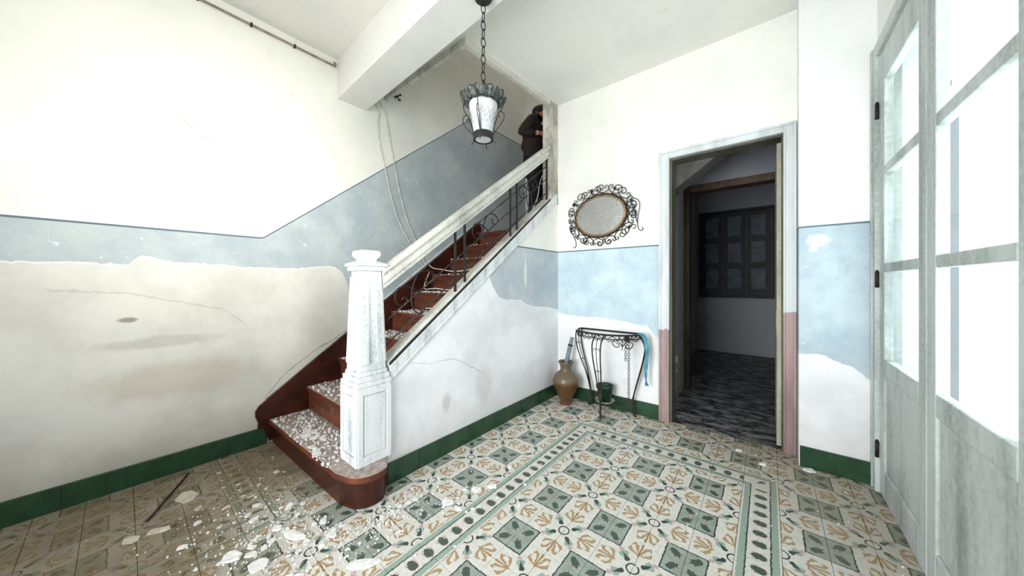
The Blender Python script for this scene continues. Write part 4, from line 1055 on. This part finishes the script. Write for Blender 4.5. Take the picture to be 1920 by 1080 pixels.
# blue cloth strap draped over the right corner of the table
def ribbon(bm, pts, w, side, th=0.004):
    L = [Vector(p) for p in pts]; s = Vector(side).normalized(); r = []
    for i, p in enumerate(L):
        t = (L[min(i + 1, len(L) - 1)] - L[max(i - 1, 0)]).normalized(); n = t.cross(s).normalized(); ww = w[i] if isinstance(w, list) else w
        r.append([bm.verts.new(p + s * (ww * a) + n * (th * b)) for a, b in ((-.5, -.5), (-.15, 0.8), (.2, -.6), (.5, .5), (.5, 1.5), (.2, .6), (-.15, 1.8), (-.5, .5))])
    for A, C in zip(r, r[1:]):
        for j in range(8): bm.faces.new((A[j], A[(j + 1) % 8], C[(j + 1) % 8], C[j]))
    bm.faces.new(r[0][::-1]); bm.faces.new(r[-1])
bm = B()
ribbon(bm, smooth([(-1.09, 3.47, 0.906), (-1.055, 3.47, 0.922), (-1.02, 3.465, 0.905), (-0.997, 3.465, 0.85), (-0.985, 3.465, 0.77), (-0.988, 3.465, 0.65), (-0.995, 3.465, 0.55), (-0.996, 3.465, 0.48), (-0.992, 3.465, 0.425), (-0.985, 3.465, 0.385)], 2),
       [0.045] * 3 + [0.050] * 3 + [0.042] * 3 + [0.036] * 3 + [0.030] * 3 + [0.018] * 2 + [0.036] * 2, (1, 0.25, 0), 0.006)
tag(obj('cloth_strap', bm, M['blue_cloth'], smooth_=True, loc=(-1.05, 3.47, 0.9)), 'blue green cloth strap draped over the right end of the iron table', 'cloth')

# ------------------------------------------------------------------ vase with grey pipe
vx, vy = -1.906, 3.395
va = thing('vase', 'large brown earthenware vase with a fluted mouth in the corner below the mirror wall', 'vase', (vx, vy, 0))
bm = B()
VP = [(0.064, 0.0), (0.070, 0.004), (0.069, 0.022), (0.066, 0.034), (0.082, 0.075), (0.116, 0.150), (0.146, 0.215), (0.158, 0.262), (0.156, 0.300), (0.136, 0.345), (0.100, 0.378), (0.074, 0.398), (0.066, 0.420), (0.069, 0.450), (0.079, 0.485), (0.094, 0.510), (0.090, 0.514), (0.073, 0.488), (0.061, 0.450), (0.058, 0.420), (0.03, 0.405)]
lathe(bm, VP, 36, (vx, vy, 0), wav=lambda a, z: 0.05 * math.sin(a * 7) * max(0, (z - 0.47) / 0.04))
obj('vase_body', bm, M['vase'], va, smooth_=True)
pp = thing('grey_pipe', 'grey plastic vacuum tube standing in the mouth of the brown vase', 'pipe', (vx + 0.0, vy, 0.41))
pa, pb = Vector((-1.915, 3.385, 0.412)), Vector((-1.862, 3.470, 0.800))
bm = B(); tube(bm, [pa, pa.lerp(pb, 0.72)], 0.026, 14); obj('tube', bm, M['grey_pvc'], pp, smooth_=False)
bm = B(); tube(bm, [pa.lerp(pb, 0.7201), pa.lerp(pb, 0.74), pa.lerp(pb, 0.775)], [0.029, 0.030, 0.028], 14); obj('lock_ring', bm, M['black'], pp, label='black locking ring')
bm = B(); tube(bm, [pa.lerp(pb, 0.7752), pb], 0.0215, 14); obj('tube_end', bm, M['grey_pvc'], pp)

# ------------------------------------------------------------------ pipe, hook and cables on the left wall
cp = thing('ceiling_pipe', 'thin rusty metal pipe fixed high along the left wall, ending in a hook', 'pipe', (XL + 0.02, 1.0, 3.75))
bm = B(); tube(bm, smooth([(XL + 0.022, -1.7, 3.752), (XL + 0.022, 0.5, 3.750), (XL + 0.022, 1.34, 3.752), (XL + 0.022, 1.40, 3.752), (XL + 0.03, 1.415, 3.772), (XL + 0.03, 1.40, 3.785)], 4), 0.0095, 8); obj('tube', bm, M['pipe_grey'], cp, smooth_=True)
for y in (-1.2, -0.3, 0.38, 0.72, 1.05):
    bm = B(); box(bm, XL + 0.001, XL + 0.034, y - 0.008, y + 0.008, 3.738, 3.766); obj('clip', bm, M['rusty'], cp, bevel=0.003)
bm = B()
hx, hy, hz = XL + 0.045, 2.12, 3.745
for a in (40, 215, 300):
    d = Vector((0.2, math.cos(R(a)), math.sin(R(a)))); tube(bm, smooth([(hx, hy, hz), Vector((hx, hy, hz)) + d * 0.03, Vector((hx + 0.012, hy, hz)) + d * 0.052], 3), [0.008] * 4 + [0.012] * 4, 6)
ball(bm, (hx, hy, hz), 0.014, u=8, v=6); tube(bm, [(XL, hy, hz), (hx, hy, hz)], 0.006, 6)
tag(obj('wall_bracket', bm, M['rusty'], smooth_=True, loc=(XL, hy, hz)), 'small rusty clawed bracket on the stairwell wall beneath the opening edge', 'bracket')
XC = XL + 0.012
wc1 = [(1.871, 3.620), (1.875, 3.54), (1.909, 3.476), (1.892, 3.363), (1.896, 3.219), (1.913, 3.119), (1.952, 2.951), (2.03, 2.62), (2.118, 2.32), (2.191, 2.166), (2.266, 2.052), (2.33, 1.957), (2.409, 1.79), (2.518, 1.69), (2.58, 1.71)]
wc2 = [(1.892, 3.630), (1.94, 3.56), (1.987, 3.5), (1.995, 3.438), (2.036, 3.236), (2.063, 3.094), (2.086, 2.975), (2.16, 2.64), (2.247, 2.342), (2.304, 2.204), (2.396, 2.032), (2.491, 1.842), (2.561, 1.704), (2.60, 1.72)]
for pts, lab in ((wc1, 'left one of two white cables hanging down the stair wall onto the stringer'), (wc2, 'right one of two white cables hanging down the stair wall onto the stringer')):
    bm = B(); tube(bm, smooth([(XC, y, z) for y, z in pts], 3), 0.0065, 6)
    tag(obj('cable', bm, M['cable'], smooth_=True, loc=(XC, pts[-1][0], pts[-1][1])), lab, 'cable')
def stz(y):      # tread height under a point of the flight
    z = 0
    for ny_, nz_ in NOSE:
        if y >= ny_: z = nz_
    return z
loose = [
    ([(XC, 2.58, 1.713), (XL + 0.06, 2.56, 1.72), (-3.40, 2.55, 1.66), (-3.15, 2.50, 1.63), (-2.85, 2.46, 1.60), (-2.60, 2.55, 1.64), (-2.45, 2.75, 1.80), (-2.36, 2.98, 2.02), (-2.32, 3.25, 2.28), (-2.36, 3.5, 2.34), (-2.40, 3.75, 2.27)], 'thick white cable looping off the stringer across the treads and up beside the balustrade'),
    ([(-3.40, 2.50, 1.60), (-3.30, 2.35, 1.40), (-3.05, 2.32, 1.40), (-2.75, 2.40, 1.40), (-2.52, 2.60, 1.62), (-2.40, 2.85, 1.86), (-2.34, 3.10, 2.10), (-2.33, 3.40, 2.34), (-2.42, 3.72, 2.27)], 'white cable sagging from the stringer onto the sixth tread'),
    ([(-3.10, 2.20, 1.17), (-2.90, 2.30, 1.20), (-2.65, 2.42, 1.42), (-2.47, 2.66, 1.65), (-2.38, 2.90, 1.92), (-2.33, 3.15, 2.16), (-2.30, 3.38, 2.40), (-2.40, 3.70, 2.27)], 'thin white cable lying diagonally over the rubble on the middle treads'),
    ([(-2.30, 3.05, 2.12), (-2.29, 3.20, 2.34), (-2.30, 3.36, 2.56), (-2.33, 3.46, 2.78), (-2.30, 3.52, 2.90), (-2.34, 3.58, 2.62), (-2.38, 3.66, 2.32), (-2.45, 3.80, 2.255)], 'white cable looping up in front of the standing person behind the balustrade'),
]
for pts, lab in loose:
    bm = B(); tube(bm, smooth(pts, 4), 0.006, 6); tag(obj('cable', bm, M['cable'], smooth_=True, loc=pts[0]), lab, 'cable')
bm = B(); tube(bm, [(-3.445, 0.319, 0.008), (-2.955, 0.095, 0.008)], 0.006, 6)
tag(obj('thin_rod', bm, M['rusty'], loc=(-3.2, 0.2, 0)), 'thin dark rod lying on the dirty floor near the left skirting', 'rod')

# ------------------------------------------------------------------ door frame on the landing
df = sgroup('door_4', (-3.0, YE, ZL), 'dark doorway with white jambs at the head of the stairs')
bm = B(); box(bm, -3.525, -3.465, YE - 0.02, YE + 0.16, ZL, 4.50); obj('door_jamb', bm, M['grey_frame'], df)
bm = B(); box(bm, -2.56, -2.50, YE - 0.02, YE + 0.16, ZL, 4.50); obj('door_jamb', bm, M['grey_frame'], df)
bm = B(); box(bm, -3.465, -2.56, YE - 0.02, YE + 0.16, 4.44, 4.50); obj('door_head', bm, M['grey_frame'], df)

# ------------------------------------------------------------------ person on the landing
PX, PY = -2.632, 3.738
pe = thing('person', 'person in a dark brown jacket with white cuffs, head bowed, at the stair head', 'person', (PX, PY, ZL + 0.001))
FA = Matrix.Translation((PX, PY, ZL + 0.001)) @ Matrix.Rotation(R(39), 4, 'Z')
def skin(name, verts, edges, mat, parent, label=None, sub=2):
    me = bpy.data.meshes.new(name); me.from_pydata([(FA @ Vector(v[:3])) - Vector(pe.location) for v in verts], edges, [])
    me.materials.append(mat)
    o = bpy.data.objects.new(name, me); COL.objects.link(o); o.parent = parent; OFF[o.name] = Vector(pe.location)
    sk = o.modifiers.new('skin', 'SKIN'); sk.use_smooth_shade = True
    for i, v in enumerate(verts):
        d = me.skin_vertices[0].data[i]; d.radius = (v[3], v[4] if len(v) > 4 else v[3]); d.use_root = (i == 0)
    ss = o.modifiers.new('subdivision', 'SUBSURF'); ss.levels = sub; ss.render_levels = sub
    if label: o['label'] = label
    return o
V = [(-0.01, 0, 0.98, .095, .12), (-0.02, 0, 1.15, .085, .11), (-0.03, 0, 1.34, .085, .13), (0.0, 0, 1.48, .08, .10), (0.035, 0, 1.555, .055), (0.075, 0, 1.615, .075), (0.120, 0, 1.655, .085), (0.165, 0, 1.668, .060)]
E_ = [(0, 1), (1, 2), (2, 3), (3, 4), (4, 5), (5, 6), (6, 7)]
def ch(start, pts):
    i = start
    for p in pts: V.append(p); E_.append((i, len(V) - 1)); i = len(V) - 1
    return i
for sd in (-1, 1):
    ch(0, [(0.0, sd * 0.10, 0.90, .085), (0.02, sd * 0.11, 0.52, .060), (-0.02, sd * 0.11, 0.10, .040), (0.05, sd * 0.12, 0.05, .040), (0.14, sd * 0.13, 0.035, .032)])
    if sd < 0: w = ch(3, [(-0.02, -0.17, 1.49, .055), (-0.185, -0.25, 1.275, .042), (-0.06, -0.22, 1.285, .038), (0.045, -0.17, 1.305, .027)]); hb, hd = Vector((0.045, -0.17, 1.305)), Vector((0.85, 0.45, 0.1))
    else: w = ch(3, [(-0.02, 0.17, 1.49, .055), (-0.12, 0.25, 1.25, .042), (0.0, 0.20, 1.265, .038), (0.085, 0.10, 1.285, .027)]); hb, hd = Vector((0.085, 0.10, 1.285)), Vector((0.75, -0.6, 0.1))
    hd.normalize(); up = Vector((0, 0, 1)); sdv = hd.cross(up).normalized() * (1 if sd < 0 else -1)
    q = hb + hd * 0.05; palm = ch(w, [(*q, .030, .022)])
    for k, (ln, so) in enumerate(((0.060, 0.024), (0.070, 0.008), (0.066, -0.008), (0.052, -0.023))):
        a1 = q + hd * 0.035 + up * so; a2 = a1 + hd * ln * 0.5 - sdv * 0.004; a3 = a2 + hd * ln * 0.25 - sdv * 0.022
        ch(palm, [(*a1, .0095), (*a2, .0088), (*a3, .0078)])
    t1 = q + up * 0.028 - sdv * 0.012; t2 = t1 + hd * 0.03 + up * 0.016 - sdv * 0.010
    ch(palm, [(*t1, .011), (*t2, .0088)])
V.append((0.185, 0, 1.640, .020)); E_.append((7, len(V) - 1))
skin('body', V, E_, M['skin'], pe)
skin('hair', [(0.025, 0, 1.620, .075, .090), (0.065, 0, 1.690, .100, .100), (0.135, 0, 1.712, .085, .092), (0.185, 0, 1.69, .05, .07)], [(0, 1), (1, 2), (2, 3)], M['hair'], pe, 'short dark hair')
JV = [(0, 0, 0.86, .155, .18), (0, 0, 1.02, .145, .17), (-0.01, 0, 1.18, .130, .165), (-0.02, 0, 1.36, .130, .185), (0.0, 0, 1.50, .095, .125), (0.02, 0, 1.555, .068, .075),
      (-0.02, -0.19, 1.50, .075), (-0.10, -0.235, 1.38, .072), (-0.195, -0.255, 1.272, .066), (-0.06, -0.225, 1.288, .058), (0.020, -0.185, 1.302, .046),
      (-0.02, 0.19, 1.50, .075), (-0.08, 0.235, 1.38, .070), (-0.13, 0.255, 1.25, .064), (0.0, 0.20, 1.268, .056), (0.060, 0.130, 1.282, .045)]
skin('jacket', JV, [(0, 1), (1, 2), (2, 3), (3, 4), (4, 5), (4, 6), (6, 7), (7, 8), (8, 9), (9, 10), (4, 11), (11, 12), (12, 13), (13, 14), (14, 15)], M['jacket'], pe, 'dark brown jacket')
skin('cuff', [(0.030, -0.180, 1.303, .040), (0.050, -0.168, 1.306, .040)], [(0, 1)], M['cuff'], pe, 'white shirt cuff', 1)
skin('cuff', [(0.066, 0.124, 1.283, .039), (0.082, 0.106, 1.285, .039)], [(0, 1)], M['cuff'], pe, 'white shirt cuff', 1)
skin('trousers', [(0, 0, 0.95, .14, .16), (0, -0.10, 0.86, .105), (0.02, -0.11, 0.52, .080), (-0.02, -0.11, 0.10, .068), (0, 0.10, 0.86, .105), (0.02, 0.11, 0.52, .080), (-0.02, 0.11, 0.10, .068)], [(0, 1), (1, 2), (2, 3), (0, 4), (4, 5), (5, 6)], M['trousers'], pe, 'black trousers')
for sd in (-1, 1):
    skin('shoe', [(-0.07, sd * 0.11, 0.045, .044), (0.05, sd * 0.12, 0.045, .046), (0.17, sd * 0.13, 0.036, .036)], [(0, 1), (1, 2)], M['shoe'], pe, 'black shoe')


# ------------------------------------------------------------------ fallen plaster
fr = random.Random(21)
def flake_mesh(name, mat, seed, th=0.012):
    r = random.Random(seed); n = r.randint(6, 9); bm = B(); asp = r.uniform(0.45, 0.9)
    pts = []
    for k in range(n):
        a = 2 * PI * (k + r.uniform(-0.3, 0.3)) / n; q = r.uniform(0.38, 0.58); pts.append((q * math.cos(a), q * asp * math.sin(a)))
    lo = [bm.verts.new((x, y, 0)) for x, y in pts]; hi = [bm.verts.new((x * 0.93, y * 0.93, th * r.uniform(8, 14) * 0.8)) for x, y in pts]
    bm.faces.new(lo[::-1]); bm.faces.new(hi)
    for k in range(n): bm.faces.new((lo[k], lo[(k + 1) % n], hi[(k + 1) % n], hi[k]))
    me = bpy.data.meshes.new(name); bm.to_mesh(me); bm.free(); me.materials.append(mat); return me
FM = [flake_mesh('plaster_flake_shape', M['flake'], 100 + i) for i in range(9)]
FO = [flake_mesh('dusty_flake_shape', M['flake_old'], 200 + i) for i in range(5)]
def flake(x, y, z, s, label, group, me=None, rz=None, h=None):
    me = me or (fr.choice(FO) if (x < -2.75 and z < 0.1) else fr.choice(FM))
    o = bpy.data.objects.new('plaster_flake', me); COL.objects.link(o)
    hh = h or min(s * 0.9, 0.05 + fr.random() * 0.03) * fr.uniform(0.7, 1.2)
    o.location = (x, y, z + 0.0005); o.scale = (s, s, hh); o.rotation_euler = (fr.uniform(-.06, .06), fr.uniform(-.06, .06), rz if rz is not None else fr.uniform(0, 6.28))
    o['label'] = label; o['category'] = 'plaster flake'
    if group: o['group'] = group
    return o
big = [(-2.132, 0.631, 0.155, 'largest white plaster flake lying on the floor in front of the bottom step'),
       (-2.233, 0.367, 0.115, 'broad white plaster flake at the bottom edge of the view left of the largest one'),
       (-2.055, 0.440, 0.100, 'angular white plaster flake beside the broad one near the bottom edge'),
       (-1.640, 0.790, 0.170, 'wide white plaster flake on the green border band at the bottom of the view'),
       (-3.094, 0.278, 0.150, 'long cream plaster flake on the dirty floor beside the thin rod'),
       (-2.799, 0.131, 0.120, 'narrow cream plaster stick at the left edge of the dirty floor'),
       (-1.665, 1.365, 0.095, 'white plaster flake on a green tile square beside the stair wall skirting'),
       (-1.537, 1.680, 0.075, 'pointed white plaster flake lying against the floor border below the stair wall'),
       (-1.600, 1.580, 0.085, 'ragged white plaster flake between the pointed one and the stair wall'),
       (-0.197, 3.391, 0.060, 'small white plaster flake on the floor tiles in front of the dark doorway'),
       (-0.032, 3.250, 0.055, 'small white plaster flake just to the right of the dark doorway threshold'),
       (0.255, 3.375, 0.085, 'thin white plaster flake below the skirting between the two doors'),
       (-2.819, 0.030, 0.085, 'rounded cream plaster lump at the lower left corner of the floor')]
for x, y, s, lab in big: flake(x, y, 0.0, s, lab, None, rz=fr.uniform(0.2, 0.9), h=0.09)
def cloud(n, pick, smin, smax, label, group):
    for i in range(n):
        x, y = pick(); s = smin + (smax - smin) * fr.random() ** 2.2
        flake(x, y, 0.0, s, label, group)
def tri(c, sx, sy, ang=0):
    def f():
        while True:
            a, b = fr.gauss(0, sx), fr.gauss(0, sy); x = c[0] + a * math.cos(ang) - b * math.sin(ang); y = c[1] + a * math.sin(ang) + b * math.cos(ang)
            if x < XL + 0.03 or (x < -1.97 and y > 0.84) or (x < XS + 0.03 and y > 0.8) or y > 3.5 or x > 0.55: continue
            return x, y
    return f
cloud(75, tri((-2.10, 0.62), 0.22, 0.20), 0.016, 0.075, 'white plaster chip scattered on the floor in front of the bottom step', 'plaster chips in front of the bottom step')
cloud(45, tri((-2.75, 0.55), 0.33, 0.22), 0.014, 0.07, 'dusty plaster chip scattered on the dirty tiles left of the bottom step', 'plaster chips on the dirty tiles')
cloud(34, tri((-1.90, 1.12), 0.07, 0.14), 0.014, 0.05, 'white plaster chip in the heap round the rounded end of the bottom step', 'plaster chips round the step end')
cloud(26, tri((-1.62, 1.45), 0.16, 0.28), 0.014, 0.05, 'white plaster chip on the patterned tiles along the stair wall', 'plaster chips along the stair wall')
def crumbs(name, label, n, pick, smin, smax, mat, loc):
    bm = B()
    for i in range(n):
        x, y, z = pick(); s = smin + (smax - smin) * fr.random() ** 2; k = fr.randint(4, 6); a0 = fr.random() * 6
        top = []
        for j in range(k):
            a = a0 + 2 * PI * j / k; q = s * fr.uniform(0.35, 0.6); top.append((x + q * math.cos(a), y + q * math.sin(a) * 0.75, z))
        h = s * fr.uniform(0.2, 0.5); lo = [bm.verts.new(p) for p in top]; hi = [bm.verts.new((p[0] * 0.85 + x * 0.15, p[1] * 0.85 + y * 0.15, z + h)) for p in top]
        bm.faces.new(hi)
        for j in range(k): bm.faces.new((lo[j], lo[(j + 1) % k], hi[(j + 1) % k], hi[j]))
    o = obj(name, bm, mat, kind='stuff', loc=loc); o['label'] = label; o['category'] = 'plaster crumbs'; return o
f1, f2, f3 = tri((-2.15, 0.65), 0.30, 0.25), tri((-1.88, 1.15), 0.12, 0.22), tri((-2.75, 0.5), 0.4, 0.3)
crumbs('plaster_crumbs', 'fine white plaster crumbs strewn over the floor round the foot of the stairs', 1500, lambda: (*fr.choice((f1, f1, f2))(), 0.0008), 0.003, 0.016, M['flake'], (-2.1, 0.7, 0))
crumbs('dusty_crumbs', 'dusty cream crumbs strewn over the dirty tiles by the left wall', 450, lambda: (*f3(), 0.0008), 0.003, 0.015, M['flake_old'], (-2.8, 0.5, 0))
def allover():
    while True:
        x, y = fr.uniform(-2.1, 0.55), fr.uniform(0.2, 3.55)
        if y < YS - 0.03 or x < 0.1: return x, y, 0.0008
crumbs('scattered_specks', 'tiny white plaster specks scattered thinly over the whole patterned floor', 520, allover, 0.003, 0.013, M['flake'], (-0.8, 2, 0))
def onstep():
    k = fr.choice((0, 0, 0, 1, 1, 2, 3, 3, 4, 4, 5, 5, 6, 7, 7, 8, 8, 9)); y0, z0 = NOSE[k]
    y = y0 + 0.015 + 0.285 * fr.random(); x = fr.uniform(XT0 + 0.03, XT1 - 0.03)
    if k == 0 and abs(x - nx) < 0.15 and abs(y - ny) < 0.15: x -= 0.35
    if k == 9: y = y0 + 0.02 + 0.3 * fr.random()
    return x, y, z0 + 0.0006
crumbs('stair_crumbs', 'white plaster crumbs heaped on the treads of the stairs', 3600, onstep, 0.005, 0.034, M['flake'], (-2.9, 2, 1))
for k in range(0, 10):
    y0, z0 = NOSE[k]; cnt = (22, 9, 7, 9, 10, 8, 5, 7, 7, 6)[k]
    ordn = ('bottom', 'second', 'third', 'fourth', 'fifth', 'sixth', 'seventh', 'eighth', 'ninth', 'top')[k]
    for i in range(cnt):
        x = fr.uniform(XT0 + 0.06, XT1 - 0.06); y = y0 + 0.05 + 0.2 * fr.random()
        if k == 0: x = fr.gauss(-2.85, 0.22); y = y0 + 0.04 + 0.22 * fr.random()
        x = max(XT0 + 0.06, min(x, nx - 0.17 if k == 0 else XT1 - 0.06))
        flake(x, y, z0, 0.03 + 0.06 * fr.random() ** 1.5, 'white plaster chip lying on the %s stair tread' % ordn, 'plaster chips on the %s tread' % ordn)
